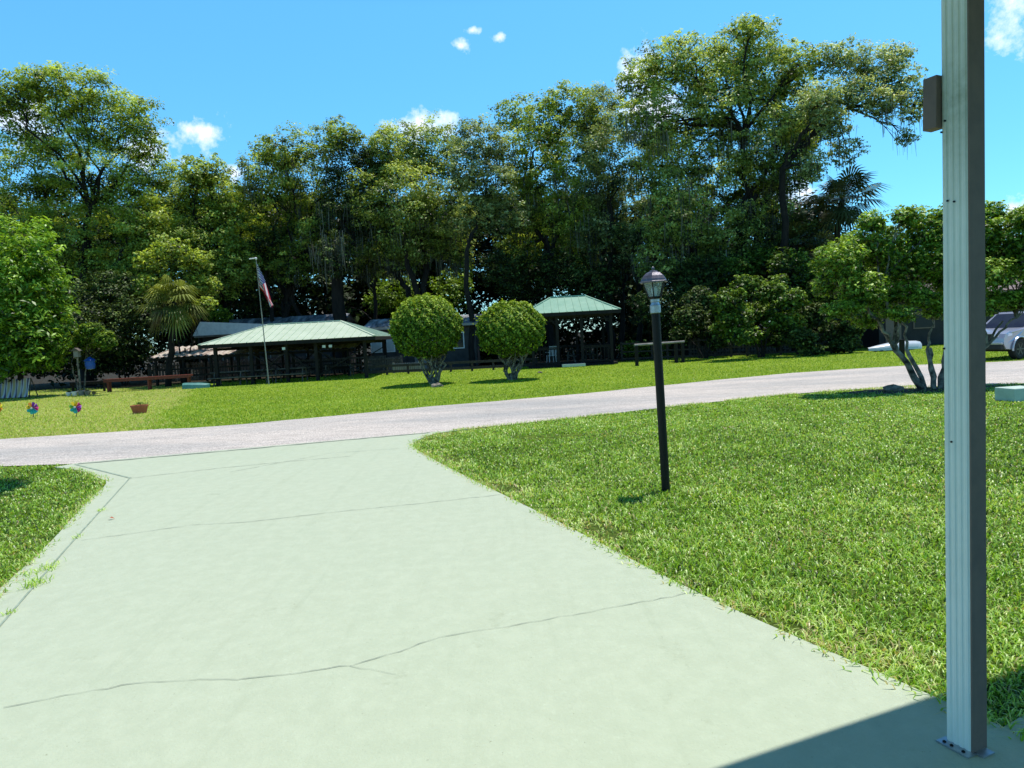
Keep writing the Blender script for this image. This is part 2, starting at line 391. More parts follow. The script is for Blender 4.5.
near = smooth_poly([a0]+road_near+[a1]); far = smooth_poly([b0]+road_far+[b1])
def wob(pts, a, f):
    return [p+Vector((0, a*math.sin(p.x*f)+a*.6*math.sin(p.x*f*2.7+1), 0)) for p in pts]
far = wob(far, .05, 2.1)
# road as strips between the two edges
rn = [near[int(i*(len(near)-1)/60)] for i in range(61)]; rf = [far[::-1][int(i*(len(far)-1)/60)] for i in range(61)]
mb = MB(); vs = []
for a, b in zip(rn, rf):
    for k in range(5):
        p = L(a, b, k/4); vs.append((p.x, p.y, Tz(p.x, p.y)+.012))
mb.add(vs, [(i*5+k, (i+1)*5+k, (i+1)*5+k+1, i*5+k+1) for i in range(60) for k in range(4)])
o = mb.build('road', M_road); tag(o, kind='structure')
ROADP = [(p.x, p.y) for p in rn] + [(p.x, p.y) for p in rf[::-1]]

vdir = Vector((-.392, .92, 0)); udir = Vector((.92, .392, 0))
re = [G(935, 702), G(700, 597), G(560, 525), G(470, 480), G(432, 460), G(414, 448), G(418, 441), G(440, 434), G(470, 430)]
re = [re[0] - (re[1]-re[0]).normalized()*1.1] + re
le = [G(55, 468.5), G(80, 472), G(100, 480), G(106, 486), G(85, 506), G(50, 545), G(0, 592)]
le = le + [le[-1] + (le[-1]-le[-2]).normalized()*6]
le[-1] = Vector((le[-1].x, le[-1].y, 0))
res = smooth_poly(re, 4); les = smooth_poly(le[:-1], 4)+[le[-1]]
back = [Vector((le[-1].x+.2, -5, 0)), Vector((9, -5, 0)), Vector((9, 0.6, 0))]
wk = [G(1024, 741)+Vector((.6, .1, 0))]
front = wob([G(440, 434), G(330, 444), G(250, 451), G(160, 458.5), G(80, 465.5)], .0, 1)
inner = [p for p in res[:-8]]
pos = G(1024, 744)
DRIVE = list(res) + [G(330, 442), G(250, 449), G(160, 457), G(80, 464)] + list(les) + [Vector((le[-1].x, -5, 0)), Vector((6, -5, 0)), Vector((6, 1.5, 0)), G(1024, 752)]
o = sheet('driveway', DRIVE, .022, M_drive, step=.35, skirt=.05); tag(o, kind='structure')
driveway = o
for _p in DRIVE: pass
DRIVEP = [(p.x, p.y) for p in DRIVE]
wk = [G(1000, 734), G(1026, 719), G(1026, 719)+udir*3, G(1000, 734)+udir*3.2-vdir*.9, G(1004, 742)]
o = sheet('walkway', wk, .020, M_drive, step=.35, skirt=.05); tag(o, kind='structure'); WALKP = [(p.x, p.y) for p in wk]

def ribbon(pts, wid, dz, jit=.0):
    mb = MB(); pts = [Vector((p.x, p.y, 0)) for p in pts]; n = len(pts); vs = []
    for i, p in enumerate(pts):
        d = (pts[min(i+1, n-1)]-pts[max(i-1, 0)]).normalized(); s = Vector((-d.y, d.x, 0))
        ww = wid*(1+random.uniform(-.6, .9)*(jit > 0))/2; q = p + s*random.uniform(-jit, jit)
        for k in (-1, 1):
            r = q + s*(k*ww); vs.append((r.x, r.y, Tz(r.x, r.y)+dz))
    mb.add(vs, [(2*i, 2*i+1, 2*i+3, 2*i+2) for i in range(n-1)]); return mb
def dens(pts, step=.06):
    o = []
    for i in range(len(pts)-1):
        n = max(1, int((pts[i+1]-pts[i]).length/step))
        o += [L(pts[i], pts[i+1], k/n) for k in range(n)]
    return o+[pts[-1]]
for pts, wd, jt, mm in [
    ([G(4, 713), G(80, 698), G(150, 686), G(250, 684), G(300, 677), G(352, 670), G(400, 656), G(440, 641), G(520, 629), G(610, 612), G(692, 597)], .0029, .010, M_crack),
    ([G(350, 671), G(372, 675), G(396, 680)], .002, .006, M_crack),
    ([G(82, 543), G(190, 528), G(245, 525), G(340, 514), G(420, 506), G(500, 497)], .0050, .010, M_crack),
    ([G(131, 480), G(210, 471), G(290, 463), G(350, 458)], .008, .006, M_crack),
    ([G(230, 474), G(330, 455), G(400, 450)], .006, .006, M_crack)]:
    o = ribbon(dens(pts), wd, .0265, jt).build('crack', mm, driveway); 
for pts, wd in [([G(-30, 664), G(0, 630), G(66, 552), G(130, 480)], .014), ([G(131, 480), G(75, 466)], .03)]:
    o = ribbon(dens(pts, .3), wd, .0262).build('joint', M_joint, driveway)
o = ribbon(dens([G(78, 465.5), G(160, 458.3), G(250, 450.3), G(340, 442), G(430, 434)], .1), .05, .027, .012).build('joint', M_crack, driveway)

# ------------------------------------------------------------------ grass
def inpoly(x, y, poly):
    r = np.zeros(len(x), bool); n = len(poly); j = n-1
    for i in range(n):
        xi, yi = poly[i]; xj, yj = poly[j]
        c_ = ((yi > y) != (yj > y)) & (x < (xj-xi)*(y-yi)/(yj-yi+1e-12)+xi)
        r ^= c_; j = i
    return r
def vnoise(x, y, s, seed=0):       # cheap smooth noise
    r = np.zeros_like(x); rs = np.random.default_rng(seed)
    for k in range(6):
        a = rs.uniform(0, 6.28); f = s*(1.0+k*.55); ph = rs.uniform(0, 6.28)
        r += np.sin((x*np.cos(a)+y*np.sin(a))*f+ph+1.5*np.sin((x*np.sin(a)-y*np.cos(a))*f*.7+ph*2))/(1+.4*k)
    return r/3.2
def blades(x, y, ln, wd, tone, name, seg2=True):
    n = len(x); z = T(x, y); a = rng.uniform(0, 2*PI, n); lean = rng.uniform(.25, 1.0, n)**.8
    dx, dy = np.cos(a), np.sin(a); w2 = wd/2
    b = rng.uniform(0, 2*PI, n); sx, sy = np.cos(b)*w2, np.sin(b)*w2
    mx = x+dx*ln*lean*.45; my = y+dy*ln*lean*.45; mz = z+ln*(.62-.25*lean)
    tx = x+dx*ln*(lean*1.05); ty = y+dy*ln*(lean*1.05); tz = z+ln*(1.0-.75*lean)
    v0 = np.stack([x-sx, y-sy, z-.004], 1); v1 = np.stack([x+sx, y+sy, z-.004], 1)
    v2 = np.stack([mx-sx*1.1, my-sy*1.1, mz], 1); v3 = np.stack([mx+sx*1.1, my+sy*1.1, mz], 1); v4 = np.stack([tx-sx*.25, ty-sy*.25, tz], 1); v5 = np.stack([tx+sx*.25, ty+sy*.25, tz], 1)
    if seg2:
        V = np.stack([v0, v1, v2, v3, v4, v5], 1).reshape(-1, 3); k = np.arange(n)*6
        F = np.stack([k, k+1, k+3, k+2, k+2, k+3, k+5, k+4], 1).reshape(-1, 4); tn = np.repeat(tone, 2)
    else:
        V = np.stack([v0, v1, v5, v4], 1).reshape(-1, 3); k = np.arange(n)*4
        F = np.stack([k, k+1, k+2, k+3], 1); tn = tone
    o = npmesh(name, V, F, M_grass, tone=tn)
    return o
def scatter(x0, x1, y0, y1, dfun, dmax, cond):
    n = int((x1-x0)*(y1-y0)*dmax); x = rng.uniform(x0, x1, n); y = rng.uniform(y0, y1, n)
    k = rng.random(n) < dfun(x, y)/dmax; x, y = x[k], y[k]
    m0 = (np.abs(x) < (y*.80+1.2)) | (rng.random(len(x)) < .28); x, y = x[m0], y[m0]
    k = cond(x, y) & ~inpoly(x, y, DRIVEP) & ~inpoly(x, y, ROADP) & ~inpoly(x, y, WALKP); return x[k], y[k]
nearline = lambda x: np.interp(x, [p.x for p in rn], [p.y for p in rn])
farline = lambda x: np.interp(x, [p.x for p in rf], [p.y for p in rf])
bare = lambda x, y, s=3: vnoise(x, y, 1.7, s)
def lawn(name, x0, x1, y0, y1, left=False):
    dm = 6500
    df = lambda x, y: np.clip(6500*(3.2/np.hypot(x, y))**1.4, 420, 6500)
    x, y = scatter(x0, x1, y0, y1, df, dm, lambda x, y: (y < nearline(x)))
    # bare spots along the edge of the driveway
    ex = np.array([p.x for p in dens(re, .2)]); ey = np.array([p.y for p in dens(re, .2)])
    if not left:
        dmin = np.min(np.hypot(x[:, None]-ex[None], y[:, None]-ey[None]), 1) if len(x) < 400000 else np.ones(len(x))
    else: dmin = np.ones(len(x))*1
    pt = vnoise(x, y, 3.1, 5)
    keep = ~((dmin < .35) & (pt > .25) & (rng.random(len(x)) < .75)); x, y, dmin, pt = x[keep], y[keep], dmin[keep], pt[keep]
    pch = G(548, 437); keep = ~((np.hypot((x-pch.x)*.5, (y-pch.y)) < .28) & (rng.random(len(x)) < .85)); x, y, dmin, pt = x[keep], y[keep], dmin[keep], pt[keep]
    keep = ~((np.hypot(x-1.5, y-5.0) < 0)); d = np.hypot(x, y)
    ln = rng.uniform(.032, .078, len(x))*(1+.25*vnoise(x, y, 2.3, 9))*np.clip(1-.03*(d-3), .6, 1); wd = np.clip(.0054*(d/3.2)**.65, .005, .016)*rng.uniform(.7, 1.3, len(x))
    tone = np.clip(.46+.25*rng.normal(size=len(x))+.16*vnoise(x, y, 1.1, 2)+.15*vnoise(x, y, 5, 4)+np.where((dmin < .4) & (pt > 0), .28, 0), 0, 1)*.8
    st_ = (rng.random(len(x)) < .03+.30*np.clip(vnoise(x, y, 1.3, 12)-.45, 0, 1)+np.where((dmin < .35) & (pt > .1), .22, 0)+np.where(dmin < .10, .10, 0)); tone[st_] = rng.uniform(.9, 1, st_.sum())
    bt_ = G(930, 389); keep = ~((np.hypot((x-bt_.x+.35)/1.7, (y-bt_.y)/.7)+.25*vnoise(x, y, 4, 31) < 1) & (rng.random(len(x)) < .8)); x, y, ln, wd, tone = (q[keep] for q in (x, y, ln, wd, tone))  # grass thinned so the dark sheet below reads as tree shade
    # ragged runners along the edge of the concrete and the road
    ed_ = dens(res if not left else les, .012)+dens([p for p in rn if (p.x < G(66, 466).x if left else p.x > G(432, 434).x) and abs(p.x) < 14], .012)
    qx = np.array([p.x for p in ed_]); qy = np.array([p.y for p in ed_]); kk = (vnoise(qx, qy, 2.7, 21) > -.35) & (qy > 2.2); qx, qy = qx[kk], qy[kk]
    qx = np.repeat(qx, 3)+rng.normal(size=len(qx)*3)*.035; qy = np.repeat(qy, 3)+rng.normal(size=len(qy)*3)*.035
    x = np.concatenate([x, qx]); y = np.concatenate([y, qy]); ln = np.concatenate([ln, rng.uniform(.03, .10, len(qx))]); wd = np.concatenate([wd, np.full(len(qx), .007)]); tone = np.concatenate([tone, np.where(rng.random(len(qx)) < .25, .95, rng.uniform(.2, .7, len(qx)))])
    # dead straw blades
    o = blades(x, y, ln, wd, tone, name); return o
o = lawn('lawn_grass', 0.0-3, 20, .9, 16); tag(o, 'short green grass around the black lamp post beside the mint driveway', 'grass', kind='stuff')
o = lawn('lawn_grass', -20, -2.9, -2.5, 13.5, True); tag(o, 'small patch of shaggy grass left of the mint driveway', 'grass', kind='stuff')
# beyond the road
df = lambda x, y: np.clip(330*(16/y)**1.5, 60, 330)
x, y = scatter(-38, 38, 13, 45, df, 330, lambda x, y: (y > farline(x)-.04) & (y < 43+1.2*np.sin(x*.6)))
dryk = np.clip((-1.0-(x+.4*y+1.0+1.1*vnoise(x, y, .6, 8)))*2, 0, 1)
tone = np.clip(.46+.17*rng.normal(size=len(x))+.13*vnoise(x, y, .5, 2)+.22*dryk, 0, 1)*.8; tone = np.where(rng.random(len(x)) < .02+.22*dryk, .95, tone)
M_gfar = leafmat('far grass blades', (.05, .12, .006), (.28, .45, .025), (.66, .74, .16), .3, .5, .3, (.55, .50, .20))
o = blades(x, y, rng.uniform(.04, .085, len(x)), .012+.0007*y*rng.uniform(.6, 1.3, len(x)), tone, 'lawn_grass', False)
o.data.materials[0] = M_gfar
tag(o, 'mown lawn across the road, greener in the middle and yellower at left', 'grass', kind='stuff')
# tufts in the joint
for px, py, n, r_ in [(47, 572, 80, .10), (36, 588, 90, .07), (10, 617, 30, .03), (101, 513, 30, .035), (78, 540, 26, .04)]:
    p = G(px, py); a = rng.uniform(0, 2*PI, n)
    tx_ = p.x+rng.normal(size=n)*r_*.45; ty_ = p.y+rng.normal(size=n)*r_*.8
    o = blades(tx_, ty_, rng.uniform(.03, .11, n)*(1 if r_ > .05 else .6), np.full(n, .005), rng.uniform(.2, .8, n), 'grass_tuft')
    o.location.z += .02
    tag(o, {47: 'large grass tuft growing in the left joint of the driveway', 36: 'flat grass tuft in the driveway joint, just nearer than the large one', 10: 'tiny weed in the driveway joint at the left edge of the photo', 101: 'tiny weed in the driveway joint farthest from the camera', 78: 'tiny weed where the upper crack meets the driveway joint'}[px], 'weed', 'weeds in the driveway joint')
# dead leaf on the drive
p = G(111, 522); mb = MB(); mb.add([(p.x-.03, p.y, .03), (p.x, p.y-.015, .045), (p.x+.035, p.y+.01, .03), (p.x, p.y+.02, .05)], [(0, 1, 2, 3)])
tag(mb.build('fallen_leaf', M_terra), 'curled brown leaf lying on the mint driveway near the left joint', 'leaf')

# ------------------------------------------------------------------ foliage
def leafmesh(name, C, N, size, tone, m_, parent, off, aspect=.5):
    n = len(C); size = np.broadcast_to(size, (n,))
    t = rng.normal(size=(n, 3)); t -= (t*N).sum(1, keepdims=True)*N; t /= np.linalg.norm(t, axis=1, keepdims=True)+1e-9
    b = np.cross(N, t); s = size[:, None]
    V = np.stack([C-t*s*.5, C+b*s*aspect*.5+N*s*.06, C+t*s*.5-N*s*.08, C-b*s*aspect*.5+N*s*.06], 1).reshape(-1, 3)
    k = np.arange(n)*4; F = np.stack([k, k+1, k+2, k+3], 1)
    return npmesh(name, V, F, m_, parent, off, tone)
def blob_leaves(c, r, nclump, nleaf, crad, shell=.45, flat=.55, tbase=.45):
    u = rng.normal(size=(nclump, 3)); u /= np.linalg.norm(u, axis=1, keepdims=True)
    rad = (shell + (1-shell)*rng.random(nclump)**.6)
    rad *= 1+.16*np.sin(u[:, 0]*4+c[0])*np.sin(u[:, 2]*5+c[1])
    cc = np.array(c)+u*rad[:, None]*np.array(r)
    cr = crad*rng.uniform(.55, 1.35, nclump)
    q = rng.normal(size=(nclump, nleaf, 3)); q /= np.linalg.norm(q, axis=2, keepdims=True); q *= rng.random((nclump, nleaf, 1))**.45
    pts = cc[:, None, :]+q*cr[:, None, None]*np.array([1, 1, flat])
    out = q*.55+u[:, None, :]*.5+np.array([0, 0, .85])+rng.normal(size=(nclump, nleaf, 3))*.55
    out /= np.linalg.norm(out, axis=2, keepdims=True)
    tn = tbase+.20*rng.normal(size=(nclump, 1))+.14*rng.normal(size=(nclump, nleaf))+.16*u[:, 2:3]+.10*q[:, :, 2]  # sunlight put into the tone: clump tops lighter, undersides darker
    return pts.reshape(-1, 3), out.reshape(-1, 3), np.clip(tn, 0, 1).ravel(), cc
def limb(mb, a, b, r0, r1, wig=.08, n=6, seg=7):
    a = Vector(a); b = Vector(b); l = (b-a).length; pts = []
    for i in range(n+1):
        t = i/n; p = a.lerp(b, t)
        p += Vector((random.uniform(-1, 1), random.uniform(-1, 1), random.uniform(-.5, .5)))*l*wig*math.sin(PI*t)
        p.z += l*.06*math.sin(PI*t); pts.append(p)
    mb.tube(pts, [r0+(r1-r0)*(i/n)**.8 for i in range(n+1)], seg, cap=False); return pts
def tree(name, label, cat, tp, D, blobs, lm, ls=.24, dens_=1.0, r0=.3, group=None, bark=None, fork=.35, moss=0, trunks=None, clr=.9, shell=.4, tb=.52, flat=.55, ydep=.85, wigd=.09, twig=1.6, aspect=.5, crownname='crown'):
    base = foot(tp, D) if not isinstance(tp, Vector) else tp
    th = thing(name, label, cat, base, group=group)
    W = []
    for (px, py, rx, ry) in blobs:
        k = D/FPX; p = P(px, py, D*(1+random.uniform(-wigd, wigd)*.5)); W.append((p, (rx*k, (rx+ry)/2*k*ydep, ry*k)))
    A, B, Cc, clumps = [], [], [], []
    for p, r in W:
        surf = (r[0]*r[2]+r[0]*r[1]+r[1]*r[2])/3*4*PI
        cr = clr*min(1, max(.25, (r[0]*r[2])**.5/3.2)); nc = max(8, int(surf*1.05*dens_/(cr*cr)))
        nl = max(6, int(2.0*cr*cr/(ls*ls*aspect)*1.25))
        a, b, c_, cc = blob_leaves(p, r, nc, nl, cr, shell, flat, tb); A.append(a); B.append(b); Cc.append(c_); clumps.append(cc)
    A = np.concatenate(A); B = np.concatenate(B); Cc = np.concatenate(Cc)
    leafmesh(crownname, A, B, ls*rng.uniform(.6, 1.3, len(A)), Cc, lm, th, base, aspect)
    # trunk and limbs
    mb = MB(); cz = sum(p.z for p, r in W)/len(W); low = min(p.z-r[2] for p, r in W)
    tr = trunks or [(0, 0, 1.0)]; tops = []
    for dx, dy, sc_ in tr:
        ft = Vector((base.x+dx*.35, base.y+dy*.35, Tz(base.x, base.y)-.15)); tgt = min(W, key=lambda q: abs(q[0].x-(base.x+dx*2))+.3*abs(q[0].z-cz))[0]
        top = Vector((base.x+dx, base.y+dy, base.z+(cz-base.z)*fork+.2)); top.x = top.x*.8+tgt.x*.2
        pts = limb(mb, ft, top, r0*sc_*1.15, r0*sc_*.72, .03, 6, 9); tops.append((top, sc_))
    if len(W) > 5:
        t0 = list(tops)
        for q in sorted(W, key=lambda q: q[0].x)[1::3]:
            t, s_ = min(t0, key=lambda k_: (k_[0]-q[0]).length)
            fk = t.lerp(q[0], .58)-Vector((0, 0, .03*(q[0]-t).length)); limb(mb, t-Vector((0, 0, r0*.45)), fk, r0*s_*.62, r0*s_*.36, .07, 7, 7); tops.append((fk, s_*.75))
    for (p, r), cc in zip(W, clumps):
        t, s_ = min(tops, key=lambda q: (q[0]-p).length)
        L_ = limb(mb, t-Vector((0, 0, r0*.45)), p, r0*s_*.42, r0*.07, .09, 7, 6)
        for i in range(int(twig*3)):
            q = cc[rng.integers(len(cc))]; st = L_[random.randint(3, 7)]
            limb(mb, st, q, r0*.09, r0*.03, .08, 4, 4)
    mb.build('trunk', bark or M_bark, th, base, smooth=True)
    if moss:
        n = moss; allc = np.concatenate(clumps); allc = allc[allc[:, 2] < np.quantile(allc[:, 2], .6)]; q = allc[rng.integers(len(allc), size=n)]; ns = 16
        x = (q[:, None, :]+rng.normal(size=(n, ns, 3))*np.array([.35, .35, .3])).reshape(-1, 3); N_ = len(x)
        ln = np.repeat(rng.uniform(.5, 1.9, n), ns)*rng.uniform(.5, 1.1, N_); wd = .03*rng.uniform(.5, 1.2, N_); a = rng.uniform(0, PI, N_)
        d = np.stack([np.cos(a)*wd, np.sin(a)*wd, np.zeros(N_)], 1); dn = np.stack([rng.normal(size=N_)*.08, rng.normal(size=N_)*.08, -ln], 1)
        V = np.stack([x-d, x+d, x+d*.4+dn, x-d*.4+dn], 1).reshape(-1, 3); k = np.arange(N_)*4
        om = npmesh('moss', V, np.stack([k, k+1, k+2, k+3], 1), M_moss, th, base, np.clip(.45+.2*rng.normal(size=N_), 0, 1)); om['kind'] = 'stuff'
    return th

GT = 'tall trees behind the pavilion and gazebo'
tree('cypress_tree', 'tallest loose-crowned tree at the far left above the small leafy tree', 'tree', 88, 49, [(22, 112, 40, 36), (78, 92, 42, 24), (98, 122, 46, 34), (138, 120, 26, 26), (34, 165, 50, 42), (92, 175, 56, 44), (140, 175, 34, 30), (20, 225, 45, 45), (80, 235, 55, 40), (45, 82, 30, 18), (10, 92, 26, 20), (150, 150, 18, 18), (60, 275, 40, 26), (110, 270, 34, 26), (140, 225, 30, 30)], M_leaf_cyp, .20, .6, .42, GT, twig=4, shell=.3)
tree('cypress_tree', 'lower feathery green tree right of the tallest left tree', 'tree', 205, 51, [(178, 200, 36, 36), (205, 195, 30, 30), (228, 200, 22, 22), (160, 245, 44, 32), (205, 245, 42, 36), (240, 235, 24, 34), (215, 172, 16, 16), (192, 172, 14, 18), (140, 275, 30, 20), (180, 285, 30, 18), (215, 282, 30, 20), (235, 265, 24, 22)], M_leaf_cyp, .20, .8, .36, GT, twig=3, tb=.5)
tree('oak_tree', 'bushy tree directly behind the flagpole', 'tree', 290, 53, [(288, 150, 30, 22), (268, 180, 30, 30), (305, 185, 36, 36), (270, 225, 34, 34), (318, 225, 36, 34), (330, 138, 22, 20), (346, 135, 18, 12), (262, 150, 12, 12), (255, 262, 28, 22), (292, 262, 26, 24)], M_leaf_cyp, .20, .7, .36, GT, moss=40, tb=.42)
tree('oak_tree', 'tree with a thick straight trunk rising behind the left pavilion roof', 'tree', 341, 50, [(352, 170, 32, 34), (345, 215, 30, 30), (372, 205, 30, 36), (370, 165, 20, 24), (336, 255, 20, 22)], M_leaf_dark, .20, .8, .55, GT, moss=40, fork=.55)
tree('oak_tree', 'dense rounded tree above the left clipped round bush', 'tree', 424, 51, [(400, 155, 34, 32), (432, 150, 34, 30), (395, 200, 38, 38), (440, 200, 36, 38), (415, 235, 40, 28), (380, 245, 24, 24), (455, 245, 20, 24), (388, 150, 18, 20), (372, 262, 22, 18), (405, 262, 22, 14)], M_leaf_oak, .20, .85, .45, GT, moss=70)
tree('oak_tree', 'tree with a slim dark trunk between the two clipped bushes', 'tree', 473, 46, [(480, 140, 26, 24), (490, 185, 30, 26), (478, 215, 30, 20), (505, 215, 26, 22), (498, 155, 20, 26), (462, 165, 18, 24)], M_leaf_pale, .18, .7, .2, GT, fork=.6, tb=.42)
tree('oak_tree', 'tall narrow tree directly behind the gazebo roof', 'tree', 553, 51, [(515, 115, 22, 18), (545, 118, 26, 24), (572, 105, 28, 20), (535, 160, 34, 34), (570, 155, 32, 36), (545, 205, 32, 34), (575, 215, 28, 34), (520, 200, 22, 30), (548, 245, 30, 20), (520, 250, 24, 24), (580, 250, 24, 24)], M_leaf_cyp, .20, .7, .34, GT, moss=50, fork=.5, tb=.5)
tree('oak_tree', 'pale-leaved tree between the gazebo and the lamp post', 'tree', 612, 50, [(600, 110, 26, 26), (615, 155, 34, 38), (595, 190, 28, 30), (625, 210, 34, 32), (640, 245, 26, 26), (600, 235, 26, 24), (590, 135, 20, 26)], M_leaf_pale, .18, .85, .3, GT, moss=60, tb=.5)
tree('oak_tree', 'largest and highest oak, hung with grey moss, right of the lamp', 'tree', 694, 46, [(640, 82, 24, 26), (668, 60, 28, 26), (700, 70, 32, 34), (745, 48, 38, 28), (765, 75, 40, 34), (722, 105, 44, 36), (790, 110, 34, 34), (770, 150, 42, 36), (690, 145, 44, 40), (735, 180, 44, 34), (660, 165, 26, 40), (672, 215, 34, 34), (730, 230, 36, 28), (795, 165, 24, 30), (765, 205, 30, 28), (690, 255, 30, 20), (656, 118, 22, 30), (748, 28, 16, 12), (800, 62, 22, 20), (655, 260, 22, 24), (815, 110, 26, 28), (800, 135, 26, 26), (720, 265, 26, 18), (630, 115, 14, 16)], M_leaf_oak, .20, .82, .6, GT, moss=170, trunks=[(-.9, 0, .7), (.2, .4, 1), (1.6, 0, .8), (3.0, .5, .6)], fork=.5, tb=.58)
tree('oak_tree', 'arching oak whose long branch reaches right across open sky toward the post', 'tree', 780, 43, [(840, 60, 32, 20), (872, 68, 32, 26), (900, 82, 22, 24), (850, 95, 36, 18), (885, 105, 26, 16), (912, 112, 12, 14), (835, 125, 20, 14), (846, 150, 20, 14), (906, 138, 12, 9), (820, 100, 24, 20), (815, 165, 14, 18), (896, 55, 20, 14), (922, 98, 7, 14)], M_leaf_pale, .18, .8, .25, GT, moss=10, fork=.75, twig=4, tb=.57, shell=.2, ydep=.6)
# understory in front of the woods
GU = 'shrubs and small trees along the far edge of the lawn'
def shrub(name, label, tp, D, blobs, lm, ls=.16, dn=.8, r0=.07, group=GU, **k):
    return tree(name, label, 'shrub', tp, D, blobs, lm, ls, dn, r0, group, fork=k.pop('fork', .3), clr=k.pop('clr', .55), trunks=k.pop('trunks', [(-.3, 0, 1), (.3, .1, .8), (0, .2, .9)]), **k)
shrub('shrub', 'dark leafy shrub behind the red bench at far left', 125, 44, [(110, 300, 44, 32), (140, 318, 26, 26), (90, 330, 36, 28), (130, 350, 24, 22), (60, 350, 24, 26), (105, 358, 30, 18)], M_leaf_dark, .2, .7, tb=.5)
shrub('shrub', 'dark shrub in the gap between the left pavilion and the woods', 232, 54, [(225, 290, 34, 26), (262, 296, 26, 22), (205, 300, 22, 18)], M_leaf_dark, .22, .6, tb=.45)
shrub('shrub', 'sunlit yellow-green shrub showing above the left house roof', 212, 50, [(212, 312, 18, 9), (222, 317, 12, 6)], M_leaf_top, .16, .6)
shrub('shrub', 'sunlit green bush seen between the two trunks left of the clipped bushes', 398, 58, [(395, 292, 26, 22), (380, 302, 18, 14)], M_leaf_bright, .24, .6)
shrub('shrub', 'sunlit green bush filling the gap above the right clipped bush', 455, 60, [(452, 290, 22, 20), (462, 272, 12, 18)], M_leaf_bright, .24, .7)
shrub('shrub', 'bright low bush beyond the pale pipe rail', 640, 47, [(634, 350, 16, 9), (655, 352, 15, 9)], M_leaf_top, .15, .9)
shrub('shrub', 'dark shrub right behind the lamp lantern', 655, 42, [(655, 305, 24, 20), (690, 300, 26, 22), (700, 325, 24, 16), (672, 322, 22, 14)], M_leaf_dark, .16, .9, tb=.5)
shrub('shrub', 'broad green shrub in the middle of the right-hand bank', 762, 37.6, [(728, 300, 18, 12), (748, 285, 18, 11), (770, 292, 20, 13), (792, 300, 18, 12), (735, 318, 20, 12), (760, 312, 20, 12), (785, 322, 20, 12), (742, 335, 18, 10), (770, 338, 20, 10), (778, 280, 10, 7), (800, 313, 12, 10), (722, 330, 12, 8)], M_leaf_mix, .17, .75, tb=.42, clr=.45, shell=.2)
shrub('shrub', 'dark shrub at the right end of the far fence', 835, 38, [(815, 315, 16, 14), (838, 295, 18, 14), (830, 332, 20, 14), (852, 325, 12, 16), (800, 338, 18, 10), (822, 290, 14, 12), (855, 305, 12, 12), (845, 345, 16, 8), (812, 350, 14, 6)], M_leaf_dark, .16, .85, tb=.55, clr=.4, shell=.2)
shrub('shrub', 'dark low shrub between the pipe rail and the broad green shrub', 705, 39.5, [(690, 318, 18, 14), (708, 330, 18, 14), (700, 300, 18, 14), (720, 312, 12, 12), (680, 335, 12, 10), (718, 342, 12, 8)], M_leaf_dark, .16, .85, tb=.55, clr=.4, shell=.2)
shrub('shrub', 'tall dark shrub directly above the broad green shrub', 780, 41.5, [(760, 262, 24, 16), (790, 265, 22, 18), (812, 278, 20, 16), (735, 272, 20, 16), (775, 300, 26, 20), (810, 305, 20, 22)], M_leaf_mix, .18, .8, tb=.3, clr=.45, shell=.2)
shrub('shrub', 'gloomy shrub behind the fence between lamp post and bank', 720, 46, [(715, 275, 30, 26), (760, 262, 34, 24), (800, 270, 30, 26), (690, 280, 20, 20)], M_leaf_dark, .18, .9, tb=.5)
shrub('shrub', 'dark thicket left of the gazebo', 500, 50, [(505, 270, 26, 26), (530, 290, 26, 22), (590, 285, 34, 22), (560, 270, 30, 22)], M_leaf_dark, .2, .7, tb=.4)

shrub('leafy_sapling', 'leafy green sapling growing up beside the sunlit left palm', 186, 42.5, [(196, 262, 18, 14), (205, 285, 16, 12), (150, 262, 18, 14), (146, 285, 14, 12), (172, 250, 20, 12), (205, 305, 12, 8)], M_leaf_cyp, .18, .6, tb=.5, clr=.5, shell=.2)
# far woods: one mass
A = []; B = []; Cc = []
for i in range(640):
    px = -160+(i*8.2)%1400+random.uniform(-8, 8); D = random.uniform(62, 78)
    top = 205 if px < 840 else (262 if px > 900 else 245)
    py = random.uniform(top, 365)
    r = random.uniform(2.0, 3.8)
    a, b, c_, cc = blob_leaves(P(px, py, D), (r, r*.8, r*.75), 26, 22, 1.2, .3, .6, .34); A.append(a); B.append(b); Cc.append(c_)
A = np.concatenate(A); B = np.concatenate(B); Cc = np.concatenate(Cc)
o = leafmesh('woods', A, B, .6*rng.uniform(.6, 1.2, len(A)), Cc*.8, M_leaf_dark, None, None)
tag(o, 'dark mass of far woods seen between the tree trunks', 'woods', kind='stuff')
